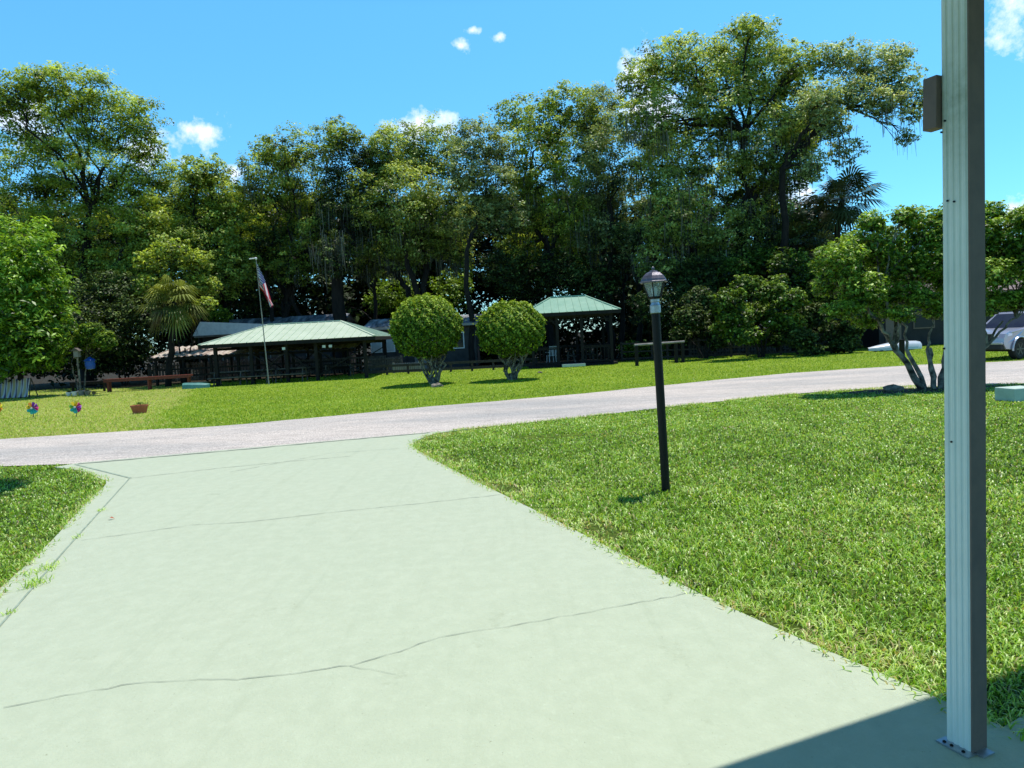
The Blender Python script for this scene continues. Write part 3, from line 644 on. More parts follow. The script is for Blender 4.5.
# slim trunks standing in the shade
lt = ['slim dark trunk left of the flag', 'slim dark trunk just right of the flag', 'slim dark trunk halfway between flag and thick trunk', 'slim leaning trunk left of the left clipped bush', 'slim trunk just left of the gazebo roof', 'slim trunk at the right corner of the gazebo roof', 'slim trunk left of the lamp lantern', 'pale slim trunk right of the lamp lantern', 'second slim trunk right of the lamp lantern', 'slim trunk below the big oak crown', 'dark slim trunk left of the tall palm']
for (px, D, h), lb in zip([(236, 52, 8), (274, 52, 10), (305, 53, 10), (382, 54, 9), (524, 53, 8), (622, 50, 8), (640, 48, 8), (676, 48, 9), (706, 50, 10), (742, 47, 9), (795, 44, 7)], lt):
    b = foot(px, D); th = thing('tree', lb, 'tree', b, group='slim trunks in the shade under the canopy')
    mb = MB(); top = b+Vector((random.uniform(-.8, .8), 0, h)); pts = limb(mb, b-Vector((0, 0, .2)), top, .22, .1, .04, 7, 8)
    for k in range(6):
        s = pts[random.randint(3, 6)]; limb(mb, s, s+Vector((random.uniform(-2.5, 2.5), random.uniform(-1, 1), random.uniform(1, 3))), .07, .02, .1, 5, 5)
    mb.build('trunk', M_bark, th, b, smooth=True)
    a, bb, c_, cc = blob_leaves(top, (2.4, 2, 1.8), 30, 60, .6, .3, .6, .4)
    leafmesh('crown', a, bb, .2*rng.uniform(.6, 1.3, len(a)), c_, M_leaf_dark, th, b)

# palms -------------------------------------------------------------
def palm(label, tp, D, cpx, cpy, rad, nfr, m_, group='fan palms among the trees', droop=1.0, r0=.16, low=-60):
    b = foot(tp, D); c = P(cpx, cpy, D); th = thing('palm_tree', label, 'palm', b, group=group)
    mb = MB(); pts = limb(mb, b-Vector((0, 0, .1)), c, r0*1.15, r0, .02, 8, 9); mb.build('trunk', M_bark, th, b, smooth=True)
    Vs = []; Fs = []; tn = []; n = 0
    for k in range(nfr):
        az = k*2.399+random.uniform(-.3, .3); el = R(random.uniform(low, 75)); L_ = rad*random.uniform(.55, 1.15)
        d = Vector((math.cos(az)*math.cos(el), math.sin(az)*math.cos(el), math.sin(el)))
        side = d.cross(Vector((0, 0, 1))).normalized(); stem = c+d*L_*.45+Vector((0, 0, -.05*L_))
        up = side.cross(d); t_ = random.uniform(.2, .75)-(.2 if el < 0 else 0)
        w_ = .025; 
        for (p, q) in ((c, stem),):
            Vs += [p-side*w_, p+side*w_, q+side*w_, q-side*w_]; Fs.append((n, n+1, n+2, n+3)); tn.append(.4); n += 4
        for j in range(17):
            a = R(-105+j*210/16); dd = (d*math.cos(a)+side*math.sin(a)).normalized(); ll = L_*.62*(1-.25*abs(a)/R(105))
            mid = stem+dd*ll*.55+up*.05*ll; tip = mid+dd*ll*.4+Vector((0, 0, -ll*.28*droop)); s2 = dd.cross(up)*ll*.045
            Vs += [stem, mid-s2, tip, mid+s2]; Fs.append((n, n+1, n+2, n+3)); tn.append(max(0, min(1, t_+random.uniform(-.15, .15)))); n += 4
    npmesh('fronds', np.array([tuple(v) for v in Vs]), np.array(Fs), m_, th, b, np.array(tn))
palm('tall dark fan palm against the sky under the arching branch', 828, 43, 842, 200, 2.6, 44, M_palm)
palm('second dark palm crown low to the left of the tall palm', 800, 45, 792, 245, 2.6, 34, M_palm)
palm('sunlit yellowing palm at the left beside the house gable', 168, 40.5, 174, 302, 2.0, 60, M_palmb, droop=1.6, low=-75)
palm('dark ragged palm below the big oak, behind the bank of shrubs', 820, 46, 818, 262, 2.4, 34, M_palm)

# ------------------------------------------------------------------ foreground-ish trees
tree('leafy_tree', 'full rounded glossy-leaved tree at the left edge of the photo', 'tree', 22, 36, [(6, 285, 54, 70), (24, 312, 43, 52), (0, 335, 52, 40), (34, 345, 32, 30), (-40, 310, 44, 60), (-10, 355, 44, 22), (26, 262, 22, 24)], M_leaf_pod, .28, .85, .16, None, fork=.35, clr=.62, tb=.47, shell=.72, aspect=.36, wigd=.05)
tree('small_tree', 'small umbrella-crowned tree with pale stems and a blue feeder', 'tree', 82, 36.5, [(92, 337, 18, 11), (80, 343, 10, 9), (105, 340, 10, 9), (92, 330, 12, 7)], M_leaf_top, .12, 1.7, .045, None, bark=M_barkp, trunks=[(-.3, 0, 1), (.25, .1, .9)], fork=.5, clr=.3, tb=.42, shell=.3)
bushlb = ['left clipped ball-shaped bush standing on the far lawn', 'right clipped ball-shaped bush standing nearer the gazebo']
def topiary(tp, D, cpx, cpy, rpx, rpy, lb):
    b = foot(tp, D); c = P(cpx, cpy, D); k = D/FPX; r = np.array((rpx*k, rpx*k, rpy*k)); th = thing('clipped_bush', lb, 'bush', b, group='clipped round bushes on the far lawn')
    n = 24000; u = rng.normal(size=(n, 3)); u /= np.linalg.norm(u, axis=1, keepdims=True)
    bump_ = 1+.03*np.sin(u[:, 0]*7+tp)*np.sin(u[:, 2]*6+tp*2)+.03*np.sin(u[:, 1]*9+tp)+.02*np.sin(u[:, 0]*3+tp*.7)+.03*np.sin(u[:, 0]*23+u[:, 2]*19)
    rad = bump_*(1-.16*rng.random(n)**1.8)+.018*np.abs(rng.normal(size=n))+.12*(rng.random(n) < .012)*rng.random(n)
    uu = u.copy(); uu[:, 2] = np.where(uu[:, 2] < -.6, -.6-(-.6-uu[:, 2])*.8, uu[:, 2])*(1+.05*np.sin(tp))
    pts = np.array(c)+uu*rad[:, None]*r
    N_ = u*.6+np.array([0, 0, .4])+rng.normal(size=(n, 3))*.5; N_ /= np.linalg.norm(N_, axis=1, keepdims=True)
    gp = np.where(u[:, 2] < -.35, rng.random(n) < .6, True) & (np.sin(u[:, 0]*17+3*u[:, 2])*np.sin(u[:, 2]*15+u[:, 1]*9) > -.93)
    pts, N_, u, rad = pts[gp], N_[gp], u[gp], rad[gp]
    tn = np.clip(.40+.22*rng.normal(size=len(u))+.22*u[:, 2]+(rad-.9)*1.0, 0, 1)  # painted daylight: top and outer leaves lighter, inner ones darker
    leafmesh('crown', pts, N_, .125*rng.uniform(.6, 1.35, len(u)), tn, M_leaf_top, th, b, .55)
    mb = MB()
    for q in range(9):
        a = q*2*PI/9+.3; s = b+Vector((math.cos(a)*.12, math.sin(a)*.12, -.05)); e = c+Vector((math.cos(a)*r[0]*.6, math.sin(a)*r[0]*.6, -r[2]*random.uniform(.15, .6)))
        pts = limb(mb, s, e, .06, .02, .12, 7, 6)
        for j in range(4):
            p = pts[random.randint(2, 6)]; limb(mb, p, c+Vector((random.uniform(-.8, .8)*r[0], random.uniform(-.8, .8)*r[0], -r[2]*random.uniform(.2, .7))), .022, .008, .1, 4, 5)
    mb.tube([b-Vector((0, 0, .1)), b+Vector((0, 0, .3))], [.22, .15], 9)
    mb.build('trunk', M_barkp, th, b, smooth=True)
tb1 = G(434, 384); tb2 = G(513, 380)
topiary(434, tb1.y, 426, 328, 35, 31, bushlb[0]); topiary(513, tb2.y, 511, 330, 34, 29, bushlb[1])
def rock(loc, s, lb, m_=None, sub=(1, .8, .5)):
    mb = MB(); prof = []
    vs = []; 
    for i in range(7):
        ph = -PI/2+PI*i/6
        for k in range(10):
            a = 2*PI*k/10; rr = s*(1+.18*math.sin(a*3+i)+random.uniform(-.08, .08))
            vs.append((loc[0]+rr*sub[0]*math.cos(a)*math.cos(ph), loc[1]+rr*sub[1]*math.sin(a)*math.cos(ph), loc[2]+rr*sub[2]*(math.sin(ph)*.8+.35)))
    mb.add(vs, [(i*10+k, i*10+(k+1) % 10, (i+1)*10+(k+1) % 10, (i+1)*10+k) for i in range(6) for k in range(10)])
    o = mb.build('rock', m_ or M_rock, smooth=False); return tag(o, lb, 'rock')
rock(G(437, 387), .26, 'flat grey rock at the foot of the left clipped bush')
rock(G(540, 373), .13, 'small pale stone on the grass between the right clipped bush and gazebo')

# near right tree
bt = G(937, 389)
tree('garden_tree', 'low spreading multi-stemmed tree behind the white post with patchy pale bark', 'tree', bt, bt.y, [(838, 262, 26, 22), (862, 290, 26, 18), (872, 245, 30, 22), (898, 262, 32, 28), (925, 228, 28, 20), (940, 258, 34, 30), (968, 232, 34, 26), (1000, 245, 36, 36), (1040, 250, 30, 40), (985, 275, 30, 18), (905, 292, 26, 12), (845, 310, 22, 10), (992, 212, 14, 12), (1030, 215, 20, 14), (826, 288, 14, 10), (1040, 292, 26, 14), (880, 305, 20, 9), (925, 300, 20, 9), (950, 288, 22, 12), (858, 318, 14, 7), (1005, 300, 24, 9), (872, 222, 14, 10), (905, 215, 14, 10), (950, 215, 16, 12), (868, 320, 16, 9), (900, 314, 18, 8), (985, 306, 18, 10), (1015, 300, 18, 10), (935, 312, 16, 7), (828, 272, 12, 12)], M_leaf_gard, .085, 1.1, .068, None, bark=M_barkp, trunks=[(-.75, 0, 1.1), (-.1, .15, .85), (-.45, .3, .8), (.25, .1, 1), (.45, -.1, .9), (.1, .4, .7), (.95, .1, .8)], fork=.27, clr=.34, shell=.25, tb=.52, twig=8, ydep=1.1, wigd=.06)
o = sheet('shade_mulch_bed', [bt+Vector((math.cos(a)*1.75-.35, math.sin(a)*.75, 0)) for a in [i*PI/8 for i in range(16)]], .006, M_mulch)  # dark mulch doubles as the garden tree's shade on the grass
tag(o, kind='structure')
rock(G(893, 391), .19, 'pale sandy rock in the mulch left of the garden tree', sub=(1.2, .8, .6))
# unseen tall tree, added and its crown shaped to shadow the left grass
sh = G(0, 488); bl = Vector((sh.x-6.2, sh.y-1.0, 0))
th = thing('oak_tree', 'unseen tall tree added beside the left lawn patch to cast the round shadow', 'tree', bl)
cc_ = sh+Vector((.18*11-1.66, .15*11-.42, 11)); mb = MB()
pts = limb(mb, bl-Vector((0, 0, .2)), bl+Vector((.6, .4, 8)), .3, .2, .03, 7, 10); limb(mb, pts[-1], cc_, .16, .05, .05, 7, 7)
mb.build('trunk', M_bark, th, bl, smooth=True)
a, b_, c_, q = blob_leaves(cc_, (2.1, 1.25, .9), 210, 90, .4, .1, .6)
a2, b2, c2, q = blob_leaves(cc_+Vector((-4.2, -.8, .5)), (3.0, 2.2, 1.6), 160, 60, .6, .2, .6)
leafmesh('crown', np.concatenate([a, a2]), np.concatenate([b_, b2]), .16, np.concatenate([c_, c2]), M_leaf_oak, th, bl)

# ------------------------------------------------------------------ carport post (right foreground)
pf = G(971, 760); uz = math.atan2(udir.y, udir.x)
root = thing('carport', 'carport with a fluted pale aluminium post and dark brown inner side at right', 'carport', (pf.x, pf.y, .022), uz)
HT = 3.42; W_ = .076; Dp = .088
# local x = along eave (u), local y = along driveway (v); near corner at origin
mb = MB()
prof = [(0, 0)]; nfl = 4
yy = 0.006
for k in range(nfl):
    s = Dp*k/nfl; e = Dp*(k+1)/nfl; prof += [(0, s+.003), (-.0032, s+.0065), (-.0032, e-.0065), (0, e-.003)]
prof += [(0, Dp), (W_, Dp), (W_, 0)]
clean = [prof[0]]
for p in prof[1:]:
    if (abs(p[0]-clean[-1][0])+abs(p[1]-clean[-1][1])) > 1e-5: clean.append(p)
mb.prism(clean, .004, HT, 'z'); pst = mb.build('post', M_post, root)
mb = MB(); mb.box((W_/2+.001, -.0035, HT/2+.004), (W_+.004, .005, HT)); mb.build('side_cover', M_brown, root)
mb = MB(); mb.box((-.002, Dp+.028, P(933, 110, pf.y+.1).z), (.045, .05, .178), ry=R(1.5)); mb.build('wood_block', M_brown, root, bevel=.002)
mb = MB(); mb.box((-.013, Dp/2, .004), (.052, Dp+.03, .006)); mb.box((W_*.5, -.022, .004), (W_*.8, .035, .006)); br = mb.build('base_bracket', M_zinc, root)
for q in (.012, .055, .082):
    mb = MB(); mb.lathe([(.0065, 0), (.0065, .003), (.003, .006)], 8, (-.023, q, .007)); mb.build('screw', M_black, br)
for (q, z) in ((.045, 1.955), (.068, 1.962), (.075, 2.235), (.088, 2.20), (.085, 1.45), (.06, 1.12)):
    mb = MB(); mb.tube([(-.002, q, z), (-.0068, q, z)], .0035, 8); mb.build('screw', M_black, pst)
# roof: its front edge throws the shadow line across the drive
s1 = G(715, 768); s2 = G(935, 700)
e1 = s1+Vector((.18, .15, 0))*HT; ed = Vector((s2.x-s1.x, s2.y-s1.y, 0)).normalized(); nrm = Vector((ed.y, -ed.x, 0))
ed = (ed*.55+udir*.45).normalized(); nrm = Vector((ed.y, -ed.x, 0)); e2 = Vector((s2.x, s2.y, 0))+Vector((.18, .15, 0))*HT
c0 = Vector((e2.x, e2.y, 0))
A_ = c0-ed*6.0; B_ = c0+ed*3.5; 
def loc(p): 
    q = Matrix.Rotation(-uz, 3, 'Z') @ (Vector(p)-root.location); return q
mb = MB(); q = [A_, B_, B_+nrm*6, A_+nrm*6]
vs = [loc((p.x, p.y, HT+.03)) for p in q]+[loc((p.x, p.y, HT+.16)) for p in q]
mb.add(vs, [(0, 1, 2, 3), (4, 5, 6, 7), (0, 1, 5, 4), (1, 2, 6, 5), (2, 3, 7, 6), (3, 0, 4, 7)]); mb.build('roof', M_white, root)

# ------------------------------------------------------------------ yard lamp
lp = G(666, 492); kx = lp.y/FPX
lamp = thing('yard_lamp', 'black pole lamp with a six-sided glass lantern standing on the lawn', 'lamp post', lp)
lamp.rotation_euler = (0, R(-1.2), 0)
Hp = (492-309)*kx*1.0
mb = MB(); mb.lathe([(.044, -.1), (.041, .02), (.041, Hp)], 20); mb.build('pole', M_black, lamp, smooth=False)
mb = MB(); mb.lathe([(.047, Hp-.02), (.052, Hp-.015), (.052, Hp+.055), (.045, Hp+.06), (.038, Hp+.085), (.044, Hp+.09), (.044, Hp+.115), (.03, Hp+.12)], 16); mb.build('collar', M_zinc, lamp)
z0 = Hp+.12
def hexring(r, z, ph=.2): return [Vector((r*math.cos(ph+k*PI/3), r*math.sin(ph+k*PI/3), z)) for k in range(6)]
lo = hexring(.062, z0+.012); hi = hexring(.112, z0+.155)
mb = MB(); mb.lathe([(.03, z0-.006), (.066, z0), (.072, z0+.012)], 6, ph=.2)
for a, b in zip(lo, hi): mb.tube([a, b], .006, 6)
for r_ in (lo, hi):
    for k in range(6): mb.tube([r_[k], r_[(k+1) % 6]], .007, 6)
mb.build('lantern_frame', M_black, lamp)
mg, ntg, bsg, outg = nm('clear seeded glass'); bsg.inputs['Base Color'].default_value = (.75, .85, .85, 1); bsg.inputs['Roughness'].default_value = .12
tr = ntg.nodes.new('ShaderNodeBsdfTransparent'); tr.inputs[0].default_value = (.8, .88, .88, 1); mx = ntg.nodes.new('ShaderNodeMixShader')
bn = noise(ntg, 18, 3); bumpn(ntg, bsg, bn, .5, .01); mx.inputs[0].default_value = .22
ntg.links.new(tr.outputs[0], mx.inputs[1]); ntg.links.new(bsg.outputs[0], mx.inputs[2]); ntg.links.new(mx.outputs[0], outg.inputs[0])
M_glass = mg
for k in range(6):
    a, b, c_, d_ = lo[k], lo[(k+1) % 6], hi[(k+1) % 6], hi[k]; mb = MB(); mb.add([a, b, c_, d_], [(0, 1, 2, 3)]); mb.build('glass_pane', M_glass, lamp)
mb = MB(); mb.lathe([(.018, z0), (.018, z0+.03), (.028, z0+.06), (.03, z0+.09), (.018, z0+.115)], 12); mb.build('bulb', M_white, lamp, smooth=True)
mb = MB(); mb.lathe([(.142, z0+.150), (.143, z0+.160), (.132, z0+.166), (.126, z0+.185), (.105, z0+.215), (.075, z0+.242), (.045, z0+.252), (.040, z0+.262), (.02, z0+.267)], 6, ph=.2); mb.build('cap', M_capm, lamp)
mb = MB(); mb.lathe([(.016, z0+.262), (.010, z0+.275), (.016, z0+.285), (.010, z0+.297), (.002, z0+.305)], 10); mb.build('finial', M_capm, lamp, smooth=True)

# ------------------------------------------------------------------ flagpole and flag
fb = G(269, 384.5); k = fb.y/FPX; top = P(256, 259, fb.y)
fp = thing('flagpole', 'thin leaning metal flagpole in front of the left pavilion', 'flagpole', fb)
mb = MB(); mb.tube([fb-Vector((0, 0, .1)), fb.lerp(top, .5), top], [.034, .027, .02], 8); mb.build('pole', M_polem, fp, fb)
mb = MB(); mb.tube([top+Vector((-.35, 0, .02)), top+Vector((.02, 0, .05))], .03, 6); mb.lathe([(.01, -.05), (.06, 0), (.06, .05), (.01, .1)], 8, top); mb.build('finial', M_white, fp, fb)
mb = MB(); HL, FL = 1.3, 2.65; nu, nv = 26, 24
up_ = (top-fb).normalized(); h0 = top-up_*.22
def fpt(u, v):
    p = h0-up_*(u*HL)
    drop = Vector((.62*v, 0, -(v*FL*.98)*(1-.50*u)))
    fold = Vector((.07*math.sin(u*9+v*2)*min(1, v*3), .16*math.sin(u*14+v*3)*min(1, v*4), 0))
    return p+Vector((.05, -.03, 0))+drop*(.9 if u > 0 else .9)+fold-Vector((0, 0, -.28*u*v))
vs = [fpt(i/nu, j/nv) for j in range(nv+1) for i in range(nu+1)]
for j in range(nv):
    for i in range(nu):
        stripe = int(i/nu*13); mi = 2 if (j/nv < .40 and i/nu < 7/13) else (0 if stripe % 2 == 0 else 1)
        n = nu+1
        mb.add([vs[j*n+i], vs[j*n+i+1], vs[(j+1)*n+i+1], vs[(j+1)*n+i]], [(0, 1, 2, 3)], mi)
for j in range(9):
    for i in range(6 if j % 2 == 0 else 5):
        u = (i+.5+(.5 if j % 2 else 0))*.538/6; v = (j+.5)*.40/9; p = fpt(u, v)+Vector((0, -.012, 0)); s = .035
        mb.add([p+Vector((s*math.cos(a), 0, s*math.sin(a))) for a in [PI/2+q*4*PI/5 for q in range(5)]][:5], [(0, 3, 1, 4, 2)], 1)
fl = mb.build('flag', [M_fred, M_fwht, M_fblu]); tag(fl, 'limp american flag with stripes and stars hanging from the flagpole', 'flag')


# ------------------------------------------------------------------ roofs
def hip(w, d, z, rise, rl, ov=.35, th_=.10):
    """metal hip roof: deck and seams"""
    a, b = w/2+ov, d/2+ov; h = rl/2; mb = MB()
    vs = [(-a, -b, z), (a, -b, z), (a, b, z), (-a, b, z), (-h, 0, z+rise), (h, 0, z+rise)]
    mb.add(vs, [(0, 1, 5, 4), (1, 2, 5), (2, 3, 4, 5), (3, 0, 4), (0, 3, 2, 1)])
    n = int(2*a/.42)
    for s in (-1, 1):
        for i in range(n+1):
            x = -a+2*a*i/n; t = 1 if abs(x) <= h else (a-abs(x))/(a-h)
            if t < .04: continue
            mb.bar((x, s*b, z+.012), (x, s*b*(1-t), z+rise*t+.012), .035, .04)
    n2 = int(2*b/.42)
    for s in (-1, 1):
        for i in range(n2+1):
            y = -b+2*b*i/n2; t = 1-abs(y)/b
            if t < .04: continue
            mb.bar((s*a, y, z+.012), (s*(a-(a-h)*t), y, z+rise*t+.012), .035, .04)
    for sx, sy in ((-1, -1), (1, -1), (1, 1), (-1, 1)): mb.bar((sx*a, sy*b, z+.02), (sx*h, 0, z+rise+.02), .12, .05)
    mb.bar((-h, 0, z+rise+.03), (h, 0, z+rise+.03), .16, .06); return mb
def frame(w, d, z, ov=.3):
    mb = MB(); a, b = w/2+ov, d/2+ov
    for s in (-1, 1): mb.box((0, s*b, z-.10), (2*a+.1, .05, .19)); mb.box((s*a, 0, z-.101), (.05, 2*b-.06, .188))
    return mb

# left pavilion
pl0 = G(213, 386.5); pl1 = G(366, 377.5)
ang = math.atan2(pl1.y-pl0.y, pl1.x-pl0.x)*.5; Dp_ = 37.5
cl = P(200, 344, Dp_); cr = P(374, 337.2, Dp_); wP = (cr.x-cl.x)-.7; ctr = Vector(((cl.x+cr.x)/2, Dp_+3.4, 0)); ctr.z = Tz(ctr.x, ctr.y)
ez = (cl.z+cr.z)/2-ctr.z; rt = P(295, 323.5, ctr.y).z-ctr.z
pav = thing('pavilion', 'long open pavilion with a pale green metal hip roof on dark timber posts', 'pavilion', ctr, R(0.5))
hip(wP, 6.4, ez, max(.6, rt-ez), 4.3, .38).build('roof', M_roofg, pav); frame(wP, 6.4, ez-.01, .36).build('fascia', M_wood, pav)
xsf = [-.46, -.24, -.02, .165, .47]; pw = .17
for yy in (-3.2, 3.2):
    for t in xsf:
        mb = MB(); mb.box((t*wP, yy, (ez-.2)/2-.1), (pw, pw, ez)); mb.build('post', M_wood, pav)
for i in range(len(xsf)-1):
    for yy in ((-3.2, 3.2)):
        xa, xb = xsf[i]*wP, xsf[i+1]*wP
        if yy < 0 and i == 0: continue
        mb = MB(); mb.bar((xa, yy+.02, 1.65), (xb, yy+.02, .25), .05, .12, (0, 1, 0))
        if i % 2: mb.bar((xa, yy-.06, .25), (xb, yy-.06, 1.65), .05, .12, (0, 1, 0))
        mb.build('brace', M_wood, pav)
mb = MB()
for z in (.55, 1.0): mb.box((.15*wP, 3.1, z), (wP*.65, .05, .10))
for i in range(34): mb.box((-.17*wP+i*wP*.64/33, 3.04, .55), (.05, .04, .9))
mb.build('railing', M_woodg, pav)
mb = MB(); mb.box((0, 0, ez-.28), (wP, .16, .16)); 
for t in xsf: mb.box((t*wP, 0, ez-.29), (.12, 6.2, .15))
mb.build('beam', M_wood, pav)
for px in (-.03, .22, .26):
    mb = MB(); mb.box((px*wP, -3.32, ez-.42), (.16, .08, .14)); mb.build('light_fitting', M_white, pav)
# picnic tables in it
def ptable(lb, loc, rz, m_top, L_=1.9, group='tables inside the left pavilion'):
    t = thing('picnic_table', lb, 'table', loc, rz, group)
    mb = MB(); [mb.box((0, -.3+i*.15, .74), (L_, .135, .04)) for i in range(5)]; mb.build('tabletop', m_top, t)
    for s in (-1, 1):
        mb = MB(); mb.box((0, s*.72, .44), (L_, .26, .04)); mb.build('seat', m_top, t)
        mb = MB(); mb.bar((s*L_*.38, -.3, .72), (s*L_*.38, -.55, 0), .05, .09); mb.bar((s*L_*.38, .3, .72), (s*L_*.38, .55, 0), .05, .09); mb.bar((s*L_*.38, -.75, .40), (s*L_*.38, .75, .40), .05, .09); mb.build('leg', M_woodg, t)
    return t
for px, lb in ((231, 'leftmost grey picnic table under the left pavilion'), (257, 'grey picnic table just behind the flagpole'), (292, 'grey picnic table near the middle posts of the left pavilion')):
    b = foot(px, 38.2); ptable(lb, b, R(2), M_woodg)
b = foot(340, 41); ptable('dark picnic table at the right end of the left pavilion', b, R(3), M_wood)

# red bench and teal board at left
def longtable(name, lb, cat, a, b, h, m_, wd=.55, legs=3, th_=.09):
    c = (a+b)/2; c.z = Tz(c.x, c.y); L_ = (b-a).length; rz = math.atan2(b.y-a.y, b.x-a.x)
    t = thing(name, lb, cat, c, rz); mb = MB(); [mb.box((0, -wd/2+(i+.5)*wd/4, h), (L_, wd/4-.012, th_)) for i in range(4)]; mb.box((0, -wd/2-.02, h-.05), (L_, .03, .14)); mb.build('tabletop', m_, t)
    for i in range(legs):
        x = -L_*.46+L_*.92*i/(legs-1); [MB().box((x, q*wd*.35, (h-.1)/2), (.09, .09, h-.1)).build('leg', m_, t) for q in (-1, 1)]
    return t
p1 = P(105, 380, 37.5); p2 = P(192, 375.5, 38.5)
longtable('long_bench', 'long red-stained timber table in front of the dark shrubs', 'bench', p1, p2, p1.z-Tz(p1.x, 37.5), M_redwood)
pA = foot(74, 38.8); pB = foot(108, 38.8); longtable('work_bench', 'dark low bench between the small tree and red table', 'bench', pA, pB, .55, M_wood, legs=2)
p = foot(197, 36.8); t = thing('upturned_dinghy', 'small teal upturned dinghy on the grass left of the pavilion', 'boat', p, R(4))
mb = MB(); secs = []
for i in range(9):
    s = i/8; x = -.65+1.35*s; w2 = .42*math.sin(PI*min(1, .18+.82*s))**.5 if s < 1 else .05; h_ = .32*(1-.35*s*s)
    secs.append([(x, -w2, 0), (x, -w2*.9, h_*.7), (x, -w2*.5, h_), (x, w2*.5, h_), (x, w2*.9, h_*.7), (x, w2, 0)])
vs = [q for s_ in secs for q in s_]; mb.add(vs, [(i*6+k, i*6+k+1, (i+1)*6+k+1, (i+1)*6+k) for i in range(8) for k in range(5)]+[(0, 1, 2, 3, 4, 5)]); mb.build('hull', M_teal, t)
mb = MB(); mb.box((0, 0, .32), (1.1, .03, .04)); mb.build('keel', M_woodg, t)

# lower rusty shed roof on posts
DS = 43.0
A1 = P(163, 357.5, DS-1.3); B1 = P(372, 356, DS-1.3); zt = Tz(0, DS)
ce = foot(262, DS); sh_ = thing('boat_shelter', 'low open shelter with a rusty corrugated roof behind the pavilion', 'shelter', ce)
w2 = (B1.x-A1.x)/2; ze = A1.z-ce.z; zr = P(230, 344, DS+1.8).z-ce.z
mb = MB(); n = 60; vs = []
for i in range(n+1):
    x = -w2+2*w2*i/n; c_ = .035*(1 if i % 2 else -1); vs += [(x, -1.5, ze+c_), (x+.0, 1.9, zr+c_)]
mb.add(vs, [(2*i, 2*i+2, 2*i+3, 2*i+1) for i in range(n)]); mb.build('roof', M_rust, sh_)
mb = MB(); mb.box((0, -1.4, ze-.12), (2*w2-.2, .08, .14)); mb.box((0, 1.7, zr-.15), (2*w2-.2, .08, .14)); mb.build('beam', M_wood, sh_)
for i in range(8):
    for y_ in (-1.4, 1.7):
        mb = MB(); hh = (ze if y_ < 0 else zr)-.1; mb.box((-w2+.5+i*(2*w2-1)/7, y_, hh/2), (.13, .13, hh)); mb.build('post', M_wood, sh_)
mb = MB(); mb.box((0, -1.46, .55), (2*w2-1, .05, .12)); mb.box((0, -1.46, .95), (2*w2-1, .05, .10)); mb.build('railing', M_wood, sh_)

# houses behind
def house(lb, pxl, pxr, D, eave_py, ridge_py, wallm, depth=5, roofm=None, gable=None):
    a = P(pxl, eave_py, D); b = P(pxr, eave_py, D); am = P((pxl+pxr)/2, eave_py, D); c = foot((pxl+pxr)/2, D); w = b.x-a.x; c.y += depth/2; ez = am.z-c.z
    rz_ = P((pxl+pxr)/2, ridge_py, D+depth/2).z-c.z
    h = thing('house', lb, 'house', c, group='low houses behind the trees')
    ff = .45   # front overhang
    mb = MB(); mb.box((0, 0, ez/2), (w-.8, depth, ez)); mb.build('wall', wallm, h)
    mb = MB(); a_ = w/2; n = 40; vs = []
    for i in range(n+1):
        x = -a_+2*a_*i/n; q = .02*(i % 2); vs += [(x, -depth/2-ff, ez+.02+q), (x, 0, rz_+q), (x, depth/2+ff, ez+.02+q)]
    mb.add(vs, [(3*i+k, 3*i+3+k, 3*i+4+k, 3*i+1+k) for i in range(n) for k in (0, 1)])
    mb.build('roof', roofm or M_galv, h)
    mb = MB(); mb.box((0, -depth/2-ff, ez-.06), (w, .04, .16)); mb.build('fascia', M_cream, h)
    mb = MB(); mb.prism([(-depth/2, ez), (depth/2, ez), (0, rz_-.05)], -a_+.42, -a_+.45, 'x'); mb.build('gable', M_cream, h); mb = MB(); mb.prism([(-depth/2, ez), (depth/2, ez), (0, rz_-.05)], a_-.45, a_-.42, 'x'); mb.build('gable', M_cream, h)
    return h, w, ez, depth
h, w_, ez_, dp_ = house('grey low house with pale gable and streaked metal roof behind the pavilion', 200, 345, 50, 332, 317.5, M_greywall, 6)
# white front gable porch on the left of the first house
mb = MB(); g0 = -w_/2+.3; mb.prism([(g0, ez_-.02), (g0+5.6, ez_-.02), (g0+5.2, ez_+.55), (g0+.6, ez_+.95)], -dp_/2-1.3, -dp_/2-1.22, 'y'); mb.build('gable_panel', M_white, h)
for x in (-.38, -.2, .05, .3):
    mb = MB(); mb.box((x*w_, -dp_/2-.02, ez_*.55), (1.1, .05, 1.1)); f_ = mb.build('window', M_cream, h); mb = MB(); mb.box((x*w_, -dp_/2-.05, ez_*.55), (.95, .02, .95)); mb.build('pane', M_dkglass, f_)
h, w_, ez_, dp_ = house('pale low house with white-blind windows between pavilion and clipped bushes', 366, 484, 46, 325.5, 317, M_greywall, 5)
for x in (-.40, -.29, .12, .3):
    mb = MB(); mb.box((x*w_, -dp_/2-.02, ez_*.62), (.75, .05, 1.1)); f_ = mb.build('window', M_white, h); mb = MB(); mb.box((x*w_, -dp_/2-.05, ez_*.62), (.62, .02, .97)); mb.build('pane', M_blind if x < 0 else M_dkglass, f_)
mb = MB(); mb.box((-.02*w_, -dp_/2-.03, 1.05), (.95, .06, 2.1)); mb.build('door', M_cream, h)
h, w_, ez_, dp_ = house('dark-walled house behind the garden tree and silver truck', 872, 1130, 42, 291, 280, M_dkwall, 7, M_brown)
[c_.data.materials.__setitem__(0, M_brown) for c_ in h.children if c_.name.startswith(('fascia', 'gable'))]
